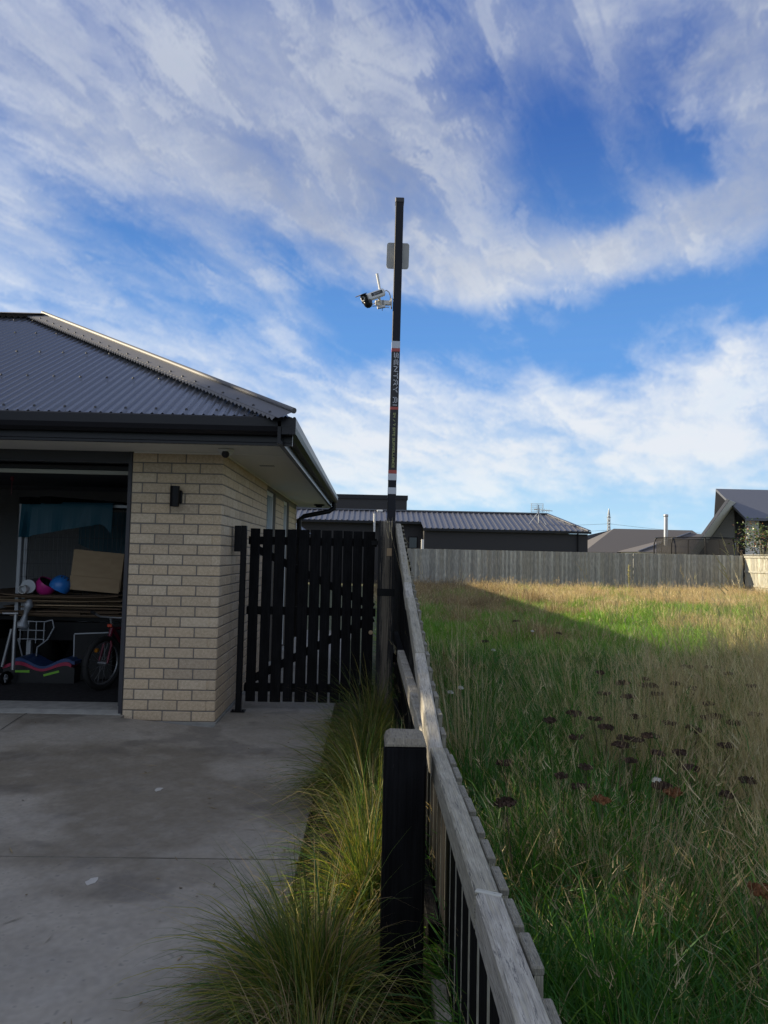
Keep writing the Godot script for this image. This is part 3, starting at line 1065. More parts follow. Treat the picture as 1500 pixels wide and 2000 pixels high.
func build_shading_houses() -> void:
	var far := thing("long_house", "long pale gabled house standing behind the brick house", "house", Vector3.ZERO, "houses beside the drive and lot")
	var fw := MB.new()
	fw.box(Vector3(-9.9, -0.12, -36.5), Vector3(-3.4, 2.45, -13.0))
	part("wall", fw, M.lining, far)
	var fr := MB.new()
	var A := [Vector3(-10.4, 2.40, -12.7), Vector3(-2.9, 2.40, -12.7), Vector3(-6.65, 5.0, -12.7)]
	var B := [Vector3(-10.4, 2.40, -37), Vector3(-2.9, 2.40, -37), Vector3(-6.65, 5.0, -37)]
	var fm := Vector3(-6.65, 3.0, -25)
	for k in 3:
		fr.quad_from(A[k], A[(k + 1) % 3], B[(k + 1) % 3], B[k], fm)
	fr.tri_from(A[0], A[1], A[2], fm)
	fr.tri_from(B[0], B[1], B[2], fm)
	part("roof", fr, M.roof, far)
	# unseen two-storey block and low wing, added to shade all but a sunlit gap
	flat_block("added_tall_house", "added two-storey flat-roofed house out of view that shades the drive", Vector3(-20, -0.12, -5.7), Vector3(-12.0, 7.0, 9.0))
	flat_block("added_low_wing", "added low flat-roofed wing out of view that shades the drive", Vector3(-11.94, -0.12, -11.0), Vector3(-10.3, 4.42, -4.2))

# ---------------------------------------------------------------- timber
var timber_cache := {}

# a length of timber whose grain runs along its local x axis
func timber(called: String, a: Vector3, b: Vector3, w: float, h: float, mat: Material, parent: Node, variant := 0, roll := 0.0, bev := 0.004) -> MeshInstance3D:
	var L := snappedf((b - a).length(), 0.001)
	var key := "%s %s %s %d %s" % [L, w, h, variant % 6, bev]
	if not timber_cache.has(key):
		var mb := MB.new()
		mb.uo = Vector2(variant % 6 * 0.377, variant % 6 * 0.213)
		mb.cbox(Vector3.ZERO, Vector3(L, h, w), bev)
		timber_cache[key] = mb.mesh()
	var t := (b - a).normalized()
	var s := t.cross(Vector3.UP)
	s = Vector3.BACK if s.length() < 1e-3 else s.normalized()
	var u := s.cross(t).normalized()
	var bas := Basis(t, u, s) * Basis(Vector3.RIGHT, roll)
	return place(called, timber_cache[key], mat, parent, Transform3D(bas, (a + b) * 0.5))

func build_gate() -> void:
	var rng := RandomNumberGenerator.new()
	rng.seed = 7
	var z := -6.60
	var x0 := -1.125
	var g := thing("timber_gate", "black stained timber slat gate between brick wall and old post", "gate", Vector3(0, 0, 0))
	var edges := [[160, 228], [247, 315], [330, 402], [418, 485], [500, 573], [583, 652], [662, 728], [743, 808], [815, 879], [883, 947], [955, 1033]]
	for e in edges:
		var xa: float = on_z(440 + e[0] / 3.571, 1180, z).x
		var xb: float = on_z(440 + e[1] / 3.571, 1180, z).x
		var m: float = (xa + xb) * 0.5
		timber("slat", Vector3(m, 0.075 + rng.randf_range(-0.004, 0.004), z), Vector3(m + rng.randf_range(-0.003, 0.003), 1.652 + rng.randf_range(-0.004, 0.004), z), snappedf(xb - xa, 0.004), 0.019, M.black_wood, g, rng.randi(), PI * 0.5)
	var zb := z - 0.031
	for y in [1.545, 0.90, 0.20]:
		timber("frame_rail", Vector3(x0 + 0.004, y, zb), Vector3(0.07, y, zb), 0.04, 0.075, M.black_wood, g, 1)
	timber("brace", Vector3(x0 + 0.03, 1.49, zb), Vector3(0.05, 0.95, zb), 0.036, 0.07, M.black_wood, g, 2)
	timber("brace", Vector3(x0 + 0.03, 0.25, zb), Vector3(0.05, 0.85, zb), 0.036, 0.07, M.black_wood, g, 3)
	var hinge := MB.new()
	hinge.bar(Vector3(0.02, 1.545, z + 0.014), Vector3(0.105, 1.545, z + 0.014), 0.004, 0.04)
	hinge.tube([Vector3(0.10, 1.52, z + 0.014), Vector3(0.10, 1.57, z + 0.014)], 0.008, 8)
	part("hinge", hinge, M.black_metal, g)
	var knot := MB.new()
	knot.lathe([Vector2(0.02, 0), Vector2(0.015, 0.0012), Vector2(0, 0.002)], 9, Transform3D(Basis(Vector3.RIGHT, PI * 0.5), Vector3(0.03, 0.72, z + 0.0097)))
	part("worn_knot", knot, M.cardboard, g)
	# steel latch post on a base plate, with the latch box by the wall
	var p := thing("steel_post", "black square steel post on a base plate against brick wall", "post", Vector3(-1.145, 0, -6.50))
	var b := MB.new()
	b.cbox(Vector3(0, 0.84, 0), Vector3(0.05, 1.67, 0.05), 0.003)
	part("shaft", b, M.black_metal, p)
	var pl := MB.new()
	pl.cbox(Vector3(0.0, 0.0105, 0), Vector3(0.125, 0.008, 0.09), 0.002)
	part("base_plate", pl, M.black_metal, p)
	for s in [-1, 1]:
		var bo := MB.new()
		bo.lathe([Vector2(0.009, 0.0), Vector2(0.009, 0.012), Vector2(0.0, 0.013)], 6, Transform3D(Basis(), Vector3(0.045 * s, 0.0147, 0.03)))
		part("bolt", bo, M.black_metal, p)
	var bx := MB.new()
	bx.cbox(Vector3(-0.048, 1.555, 0.008), Vector3(0.062, 0.235, 0.075), 0.004)
	part("latch_box", bx, M.black_metal, p)

func build_side_fence() -> void:
	var rng := RandomNumberGenerator.new()
	rng.seed = 19
	var f := thing("paling_fence", "weathered black-stained paling fence stepping up to the gate post", "fence", Vector3.ZERO)
	var X := 0.2285            # left face of the rails
	var rx := X + 0.025
	var px := X + 0.050 + 0.014 # palings behind the rails
	var y0 := 0.76
	var za := -2.62            # where the sloped rail begins
	var zb := -6.46
	var y1 := 1.722
	# top rails of the low stretch, in lengths butted over each other
	timber("rail", Vector3(rx, y0 - 0.04, 1.2), Vector3(rx, y0 - 0.04, -1.462), 0.052, 0.082, M.grey_wood, f, 0, 0.0, 0.006)
	timber("rail", Vector3(rx - 0.001, y0 - 0.0415, -1.468), Vector3(rx, y0 - 0.040, -2.54), 0.050, 0.082, M.grey_wood2, f, 1, 0.0, 0.006)
	# a pale strip of bare wood at the splice
	timber("splice_strip", Vector3(rx - 0.024, y0 + 0.0005, -1.470), Vector3(rx + 0.024, y0 + 0.0005, -1.448), 0.016, 0.003, M.fence_wood2, f, 2, 0.0, 0.001)
	# sloped rail
	var pts := [[-2.545, 0.0], [-3.45, 0.002], [-4.30, -0.002], [-4.62, 0.003], [zb, 0.0]]
	for k in 4:
		var ta: float = (pts[k][0] - za) / (zb - za)
		var tb: float = (pts[k + 1][0] - za) / (zb - za)
		timber("sloped_rail", Vector3(rx + pts[k][1], y0 - 0.04 + (y1 - y0) * ta, pts[k][0] - 0.003), Vector3(rx + pts[k][1], y0 - 0.04 + (y1 - y0) * tb, pts[k + 1][0] + 0.003), 0.050, 0.085, M.grey_wood2 if k % 2 else M.grey_wood, f, k, 0.0, 0.006)
	# middle and bottom rails
	timber("rail", Vector3(rx - 0.002, y0 - 0.085, -2.75), Vector3(rx - 0.002, y0 - 0.075, -5.35), 0.050, 0.085, M.grey_wood, f, 3, 0.0, 0.005)
	timber("rail", Vector3(rx, y0 - 0.07, -5.355), Vector3(rx, y0 - 0.05, -6.42), 0.046, 0.075, M.black_wood, f, 4)
	timber("rail", Vector3(rx, 0.03, 1.2), Vector3(rx, 0.03, -2.38), 0.046, 0.075, M.grey_wood2, f, 5)
	timber("rail", Vector3(rx, 0.12, -2.55), Vector3(rx, 0.12, -6.42), 0.046, 0.075, M.black_wood, f, 2)
	timber("rail", Vector3(rx, y1 - 0.05, -6.55), Vector3(rx, y1 - 0.05, -10.6), 0.046, 0.085, M.black_wood, f, 3)
	timber("rail", Vector3(rx, 0.5, -6.55), Vector3(rx, 0.5, -10.6), 0.046, 0.085, M.black_wood, f, 4)
	# palings
	var z := 1.15
	while z > -10.5:
		var w := 0.108 if rng.randf() < 0.7 else 0.104
		var top := y0 - 0.010
		if z < za:
			top = y0 - 0.018 + (y1 - y0) * minf((z - za) / (zb - za), 1.0)
		top += rng.randf_range(-0.022, 0.008)
		var lean := rng.randf_range(-0.004, 0.004)
		var m: Material = M.black_wood
		var pal := timber("paling", Vector3(px + rng.randf_range(-0.001, 0.002), -0.10, z), Vector3(px, snappedf(top, 0.01), z + lean), w, 0.0185, m, f, rng.randi(), 0.0, 0.003)
		# turn the broad face across the fence
		var bas := pal.basis
		pal.basis = Basis(bas.x, Vector3.RIGHT, bas.x.cross(Vector3.RIGHT))
		# weathered bare end grain and top edge
		var tip := timber_tip(w)
		place("paling_top", tip, M.worn_tip, pal, Transform3D(Basis(), Vector3((snappedf(top, 0.01) + 0.10) * 0.5 - 0.012, 0, 0)))
		if z > -5.0:
			# bare weathered edge of the board
			var ed := MB.new()
			var hl := (snappedf(top, 0.01) + 0.10) * 0.5
			var zs := 1.0 if pal.basis.z.z > 0.0 else -1.0
			ed.uo = Vector2(rng.randf(), rng.randf())
			ed.box(Vector3(-hl + 0.01, -0.007, zs * w * 0.5 - 0.001), Vector3(hl - 0.012, 0.008, zs * w * 0.5 + 0.0015))
			part("weathered_edge", ed, M.grey_wood2, pal)
		z -= w + rng.randf_range(0.034, 0.050)
	# posts, each a thing that carries the fence
	post(f, 0.132, -2.40, 0.137, 0.84, M.black_wood, 0.035)
	post(f, 0.132, 0.9, 0.125, 0.84, M.black_wood, 0.035)
	# old gate post with flaking stain
	var gp := thing("gate_post", "tall old square timber gate post with flaking black stain", "post", Vector3(0.155, 0, -6.42))
	var mb := MB.new()
	mb.cbox(Vector3(0.0, 0, 0), Vector3(1.87, 0.15, 0.14), 0.010)
	for i in mb.uv.size():
		mb.uv[i] = Vector2(mb.v[i].x, mb.v[i].y * 1.11 + 0.0833)
	part("shaft", mb, M.peeling_wood, gp, Transform3D(Basis(Vector3.UP, Vector3.LEFT, Vector3.BACK), Vector3(0, 0.805, 0)))
	var strap := MB.new()
	strap.box(Vector3(-0.0775, 1.07, 0.0705), Vector3(0.0775, 1.135, 0.074))
	strap.box(Vector3(-0.0775, 1.07, -0.0705), Vector3(-0.0755, 1.135, 0.0704))
	strap.box(Vector3(0.0755, 1.07, -0.0705), Vector3(0.0775, 1.135, 0.0704))
	part("steel_strap", strap, M.black_metal, gp)
	var brk := MB.new()
	brk.cbox(Vector3(0.024, 1.46, 0.074), Vector3(0.045, 0.07, 0.006), 0.002)
	part("bracket", brk, M.cardboard, gp)

var tip_cache := {}
func timber_tip(w: float) -> Mesh:
	var key := "%s" % w
	if not tip_cache.has(key):
		var b := MB.new()
		b.cbox(Vector3(0.006, 0, 0), Vector3(0.016, 0.0205, w + 0.002), 0.003)
		tip_cache[key] = b.mesh()
	return tip_cache[key]

func post(parent: Node, x: float, z: float, s: float, h: float, mat: Material, _r: float) -> void:
	var b := MB.new()
	var hw := s * 0.5
	# black shaft with the stain worn off the rounded head
	b.cbox(Vector3(0, 0, 0), Vector3(h - 0.025 + 0.3, s, s), 0.008)
	var o := part("post", b, mat, parent, Transform3D(Basis(Vector3.UP, Vector3.LEFT, Vector3.BACK), Vector3(x, (h - 0.025 - 0.3) * 0.5, z)))
	var c := MB.new()
	var y := (h - 0.025 + 0.3) * 0.5
	var base := [Vector3(y, -hw, -hw), Vector3(y, hw, -hw), Vector3(y, hw, hw), Vector3(y, -hw, hw)]
	var i1 := 0.006
	var i2 := 0.020
	var l1 := [Vector3(y + 0.018, -hw + i1, -hw + i1), Vector3(y + 0.018, hw - i1, -hw + i1), Vector3(y + 0.006, hw - i1, hw - i1 * 0.5), Vector3(y + 0.006, -hw + i1, hw - i1 * 0.5)]
	var l2 := [Vector3(y + 0.028, -hw + i2, -hw + i2), Vector3(y + 0.030, hw - i2, -hw + i2), Vector3(y + 0.022, hw - i2, hw - i2 * 1.3), Vector3(y + 0.018, -hw + i2, hw - i2 * 1.3)]
	var mid := Vector3(y, 0, 0)
	for k in 4:
		var k2 := (k + 1) % 4
		c.quad_from(base[k], base[k2], l1[k2], l1[k], mid)
		c.quad_from(l1[k], l1[k2], l2[k2], l2[k], mid)
	c.quad_from(l2[0], l2[1], l2[2], l2[3], mid)
	part("worn_head", c, M.worn_head, o)

# ---------------------------------------------------------------- the camera pole
# square letters, strokes on a 4 x 6 grid
const GLYPH := {
	"S": [[4, 6, 0, 6], [0, 6, 0, 3], [0, 3, 4, 3], [4, 3, 4, 0], [4, 0, 0, 0]],
	"E": [[4, 6, 0, 6], [0, 6, 0, 0], [0, 0, 4, 0], [0, 3, 3.4, 3]],
	"N": [[0, 0, 0, 6], [0, 6, 4, 0], [4, 0, 4, 6]],
	"T": [[0, 6, 4, 6], [2, 6, 2, 0]],
	"R": [[0, 0, 0, 6], [0, 6, 4, 6], [4, 6, 4, 3], [4, 3, 0, 3], [1.8, 3, 4, 0]],
	"Y": [[0, 6, 2, 3], [4, 6, 2, 3], [2, 3, 2, 0]],
	"A": [[0, 0, 0, 6], [0, 6, 4, 6], [4, 6, 4, 0], [0, 2.6, 4, 2.6]],
	"I": [[2, 0, 2, 6]],
	"2": [[0, 6, 4, 6], [4, 6, 4, 3], [4, 3, 0, 3], [0, 3, 0, 0], [0, 0, 4, 0]],
	"4": [[0, 6, 0, 3], [0, 3, 4, 3], [3.2, 6, 3.2, 0]],
	"7": [[0, 6, 4, 6], [4, 6, 1.6, 0]],
	"/": [[0.6, 0, 3.4, 6]],
	"U": [[0, 6, 0, 0], [0, 0, 4, 0], [4, 0, 4, 6]],
	"V": [[0, 6, 2, 0], [2, 0, 4, 6]],
	"L": [[0, 6, 0, 0], [0, 0, 4, 0]],
	"C": [[4, 6, 0, 6], [0, 6, 0, 0], [0, 0, 4, 0]],
}

# lettering that reads downwards: its line runs along -y, its tops point to +x
func lettering(parent: Node, word: String, start: float, stop: float, x0: float, x1: float, stroke: float, z: float, mat: Material, xform := Transform3D()) -> void:
	var holder := thing_part("lettering", parent)
	holder.transform = xform
	var units := 0.0
	for ch in word:
		units += 3.0 if ch == " " else (2.4 if ch == "I" else 5.6)
	var k := (start - stop) / units
	var kx := (x1 - x0) / 6.0
	var s := 0.0
	for ch in word:
		if ch == " ":
			s += 3.0
			continue
		var b := MB.new()
		var off := -1.4 if ch == "I" else 0.0
		for g in GLYPH[ch]:
			var p := Vector3(x0 + g[1] * kx, start - (s + 0.6 + off + g[0]) * k, 0)
			var q := Vector3(x0 + g[3] * kx, start - (s + 0.6 + off + g[2]) * k, 0)
			var d := (q - p).normalized() * stroke * 0.5
			var e := Vector3(-d.y, d.x, 0)
			p -= d
			q += d
			var f := Vector3(0, 0, z)
			b.quad_from(p - e + f, q - e + f, q + e + f, p + e + f, Vector3(0, 0, z - 5.0))
		part("letter", b, mat, holder)
		s += 2.4 if ch == "I" else 5.6

func build_pole() -> void:
	var z := -6.545
	var base := on_z(764.0, 1018, z)
	var top := on_z(780.5, 395, z)
	var lean := (top.x - base.x) / (top.y - base.y)
	var g0 := Vector3(base.x - lean * (base.y + 0.12), -0.12, z)
	var p := thing("camera_pole", "tall dark square steel pole with lettering behind the gate post", "pole", g0)
	p.rotation.z = -atan(lean)
	var H := top.y + 0.12
	var half := 0.038
	var b := MB.new()
	b.cbox(Vector3(0, H * 0.5, 0), Vector3(half * 2.0, H, half * 2.0), 0.004)
	part("shaft", b, M.pole_paint, p)
	var c := MB.new()
	c.cbox(Vector3(0, H + 0.004, 0), Vector3(half * 2.0 + 0.008, 0.05, half * 2.0 + 0.008), 0.006)
	part("end_cap", c, M.black_plastic, p)
	# wrap-round stickers: heights read off the photograph
	var hy := func(py: float) -> float: return on_z(770, py, z + half).y + 0.12
	var bands := [[666, 680, M.sticker_white, "white_band"], [680, 686.5, M.sticker_red, "red_band"], [794.5, 800, M.sticker_red, "red_band"], [918, 925, M.sticker_red, "red_band"],
		[925, 938, M.sticker_white, "white_band"], [952, 965, M.sticker_white, "white_band"]]
	var sk := 0.0012
	for bd in bands:
		var a: float = hy.call(bd[1])
		var e: float = hy.call(bd[0])
		var s := MB.new()
		var h := half + sk
		s.box(Vector3(-h, a + 0.0005, -h), Vector3(h, e - 0.0005, h))
		part(bd[3], s, bd[2], p)
	var lab := MB.new()
	var h2 := half + 0.0008
	lab.box(Vector3(-h2, hy.call(794.4), -h2), Vector3(h2, hy.call(686.6), h2))
	lab.box(Vector3(-h2, hy.call(917.9), -h2), Vector3(h2, hy.call(800.1), h2))
	part("black_label", lab, M.sticker_black, p)
	lettering(p, "SENTRY AI", hy.call(688), hy.call(794), -0.012, 0.022, 0.0078, half + 0.0022, M.letter_white)
	lettering(p, "24 / 7 SITE SURVEILLANCE", hy.call(806), hy.call(914), -0.007, 0.011, 0.0044, half + 0.0022, M.letter_yellow)

	# solar panel on the far side of the pole
	var sp := thing("solar_panel", "small pale rounded solar panel clamped behind the pole", "solar panel", on_z(777, 500, z - 0.10))
	sp.rotation = Vector3(0.10, 0.0, -0.012)
	var fr := MB.new()
	var hw := 0.107
	var hh := 0.121
	var rim := []
	for q in 4:
		var cx: float = [1, -1, -1, 1][q] * (hw - 0.025)
		var cy: float = [1, 1, -1, -1][q] * (hh - 0.025)
		for k in 6:
			var an := PI * 0.5 * q + PI * 0.5 * k / 5.0
			rim.append(Vector2(cx + cos(an) * 0.025, cy + sin(an) * 0.025))
	var n := rim.size()
	for k in n:
		var u: Vector2 = rim[k]
		var w: Vector2 = rim[(k + 1) % n]
		fr.tri(Vector3(0, 0, 0.008), Vector3(u.x, u.y, 0.008), Vector3(w.x, w.y, 0.008))
		fr.tri(Vector3(0, 0, -0.008), Vector3(w.x, w.y, -0.008), Vector3(u.x, u.y, -0.008))
		fr.quad(Vector3(u.x, u.y, 0.008), Vector3(u.x, u.y, -0.008), Vector3(w.x, w.y, -0.008), Vector3(w.x, w.y, 0.008))
	part("panel", fr, M.grey_plastic, sp)
	var cell := MB.new()
	cell.box(Vector3(-hw + 0.012, -hh + 0.012, -0.0105), Vector3(hw - 0.012, hh - 0.012, -0.0085))
	part("cells", cell, M.lens, sp)
	var cl := MB.new()
	cl.cbox(Vector3(0, 0, 0.036), Vector3(0.05, 0.06, 0.052), 0.004)
	part("clamp", cl, M.grey_plastic, sp)

	# the bullet camera on its arm
	var q0 := on_z(763, 594, z)
	var pc := thing("security_camera", "white bullet security camera with antenna fixed to the tall pole", "camera", q0)
	var L := func(px: float, py: float, dz := 0.0) -> Vector3: return on_z(px, py, z + dz) - q0
	var arm := MB.new()
	var a0: Vector3 = L.call(763, 592)
	var a1: Vector3 = L.call(733, 591, 0.02)
	arm.bar(a0, a1, 0.035, 0.038)
	part("arm", arm, M.white_plastic, pc)
	var arm2 := MB.new()
	arm2.bar(L.call(752, 598, 0.03), L.call(737, 601, 0.035), 0.03, 0.022)
	arm2.tube([L.call(746, 596, 0.02), L.call(740, 582, 0.05)], 0.012, 10)
	part("knuckle", arm2, M.white_plastic, pc)
	var pl := MB.new()
	pl.cbox(L.call(764.5, 593), Vector3(0.012, 0.09, 0.06), 0.003)
	part("wall_plate", pl, M.white_plastic, pc)
	var tie := MB.new()
	tie.ring(L.call(748, 593, 0.01), Vector3.RIGHT, 0.033, 0.004, 14, 5)
	tie.tube([L.call(747, 598, 0.03), L.call(746.5, 607, 0.03)], 0.003, 5)
	part("cable_tie", tie, M.black_plastic, pc)
	# body: a rounded box looking down towards the drive
	var nose: Vector3 = L.call(709, 585, 0.19)
	var tail: Vector3 = L.call(748, 571, 0.03)
	var ax := (nose - tail).normalized()
	var len := (nose - tail).length()
	var bs := Basis(ax.cross(Vector3.UP).normalized(), Vector3.ZERO, Vector3.ZERO)
	bs.y = bs.x.cross(ax).normalized()
	bs.z = -ax
	var bx := Transform3D(bs, (nose + tail) * 0.5)
	var body := MB.new()
	body.cbox(Vector3(0, 0, 0.012), Vector3(0.078, 0.072, len - 0.024), 0.016)
	var bo := part("body", body, M.white_plastic, pc, bx)
	var st := MB.new()
	st.cbox(Vector3(0, 0.012, 0.02), Vector3(0.0815, 0.030, len * 0.55), 0.002)
	part("side_label", st, M.sticker_black, bo)
	for sd in [1, -1]:
		lettering(bo, "SENTRY", 0.05, -0.045, -0.006, 0.006, 0.002, 0.0, M.letter_white, Transform3D(Basis(Vector3.UP, Vector3.BACK * sd, Vector3.RIGHT * sd), Vector3(0.0425 * sd, 0.012, 0.02)))
	var face := MB.new()
	face.cbox(Vector3(0, 0, -len * 0.5 + 0.02), Vector3(0.088, 0.084, 0.03), 0.014)
	face.cbox(Vector3(0, 0.043, -len * 0.5 - 0.004), Vector3(0.090, 0.008, 0.075), 0.003)
	part("face_plate", face, M.black_plastic, pc, bx)
	var bulge := MB.new()
	bulge.lathe([Vector2(0.0, -0.045), Vector2(0.022, -0.04), Vector2(0.037, -0.022), Vector2(0.042, 0.0), Vector2(0.040, 0.03), Vector2(0.0, 0.03)], 16, Transform3D(bs, bx * Vector3(0.0, -0.045, -len * 0.5 + 0.045)))
	part("motion_sensor", bulge, M.black_plastic, pc)
	var ln := MB.new()
	var lx := Transform3D(bs * Basis(Vector3.RIGHT, -PI * 0.5), bx * Vector3(0.0, 0.006, -len * 0.5 + 0.004))
	ln.lathe([Vector2(0.026, 0.0), Vector2(0.026, 0.006), Vector2(0.016, 0.007), Vector2(0.014, 0.004)], 20, lx)
	part("lens_ring", ln, M.white_plastic, pc)
	var le := MB.new()
	le.lathe([Vector2(0.0155, 0.004), Vector2(0.010, 0.007), Vector2(0.0, 0.008)], 16, lx)
	part("lens", le, M.lens, pc)
	var ant := MB.new()
	ant.tube([L.call(743, 571, 0.06), L.call(741, 560, 0.06), L.call(736.5, 535, 0.05)], [0.012, 0.010, 0.013], 8)
	part("antenna", ant, M.white_plastic, pc)
	var hinge := MB.new()
	hinge.cbox(L.call(745, 570, 0.05), Vector3(0.05, 0.045, 0.04), 0.006)
	part("antenna_hinge", hinge, M.white_plastic, pc)
	var cab := MB.new()
	cab.tube([L.call(750, 569, 0.05), L.call(755, 567, 0.05), L.call(760, 571, 0.045), L.call(762.5, 579, 0.04), L.call(762, 590, 0.03)], 0.0045, 6)
	cab.tube([L.call(738, 590, 0.05), L.call(728, 594, 0.05), L.call(725, 597, 0.05), L.call(729, 598, 0.05), L.call(738, 597, 0.05), L.call(748, 600, 0.04), L.call(760, 600, 0.03)], 0.004, 6)
	part("cable", cab, M.grey_plastic, pc)

# ---------------------------------------------------------------- back fence
func build_back_fence() -> void:
	var rng := RandomNumberGenerator.new()
	rng.seed = 23
	var z := -34.0
	var f := thing("back_fence", "long grey paling fence across the end of the grassy lot", "fence", Vector3(0, 0, z))
	var pm := []
	for k in 3:
		var b := MB.new()
		b.uo = Vector2(k * 0.31, k * 0.17)
		b.cbox(Vector3.ZERO, Vector3(1.86, 0.019, 0.1), 0.003)
		pm.append(b.mesh())
	var x := 1.15
	var n := 0
	while x < 18.06:
		var lift := -0.018 + 0.0 * x
		var o := place("paling", pm[rng.randi() % 3], M["fence_wood%d" % rng.randi_range(0, 3)], f, Transform3D(Basis(Vector3.UP, Vector3.BACK, Vector3.RIGHT), Vector3(x, 0.87 + lift + rng.randf_range(-0.006, 0.008), (0.0 if n % 2 == 0 else 0.014) + rng.randf_range(-0.003, 0.003))))
		o.rotate_object_local(Vector3.UP, rng.randf_range(-0.003, 0.003))
		x += 0.098 + rng.randf_range(-0.003, 0.006)
		n += 1
	for y in [0.3, 1.0, 1.6]:
		timber("rail", Vector3(1.1, y, -0.05), Vector3(18.0, y, -0.05), 0.045, 0.09, M.fence_wood1, f, 1)
	for k in 8:
		timber("post", Vector3(1.3 + k * 2.39, -0.12, -0.12), Vector3(1.3 + k * 2.39, 1.7, -0.12), 0.1, 0.1, M.fence_wood3, f, 2)
	# the return fence on the right, rails on the lot side, sunlit
	var r := thing("return_fence", "pale sunlit paling fence with rails returning along the lot", "fence", Vector3(18.1, 0, z))
	var zz := 0.1
	while zz < 14.0:
		place("paling", pm[rng.randi() % 3], M["fence_wood%d" % rng.randi_range(0, 3)], r, Transform3D(Basis(Vector3.UP, Vector3.RIGHT, Vector3.FORWARD), Vector3(0.03 + rng.randf_range(-0.003, 0.003), 0.86 + rng.randf_range(-0.008, 0.008), zz)))
		zz += 0.104
	for y in [0.35, 1.02, 1.72]:
		timber("rail", Vector3(-0.01, y, 0.05), Vector3(-0.01, y, 14.0), 0.045, 0.09, M.fence_wood0, r, 3)
	timber("capping", Vector3(0.0, 1.815, 0.05), Vector3(0.0, 1.815, 14.0), 0.13, 0.03, M.fence_wood0, r, 4)

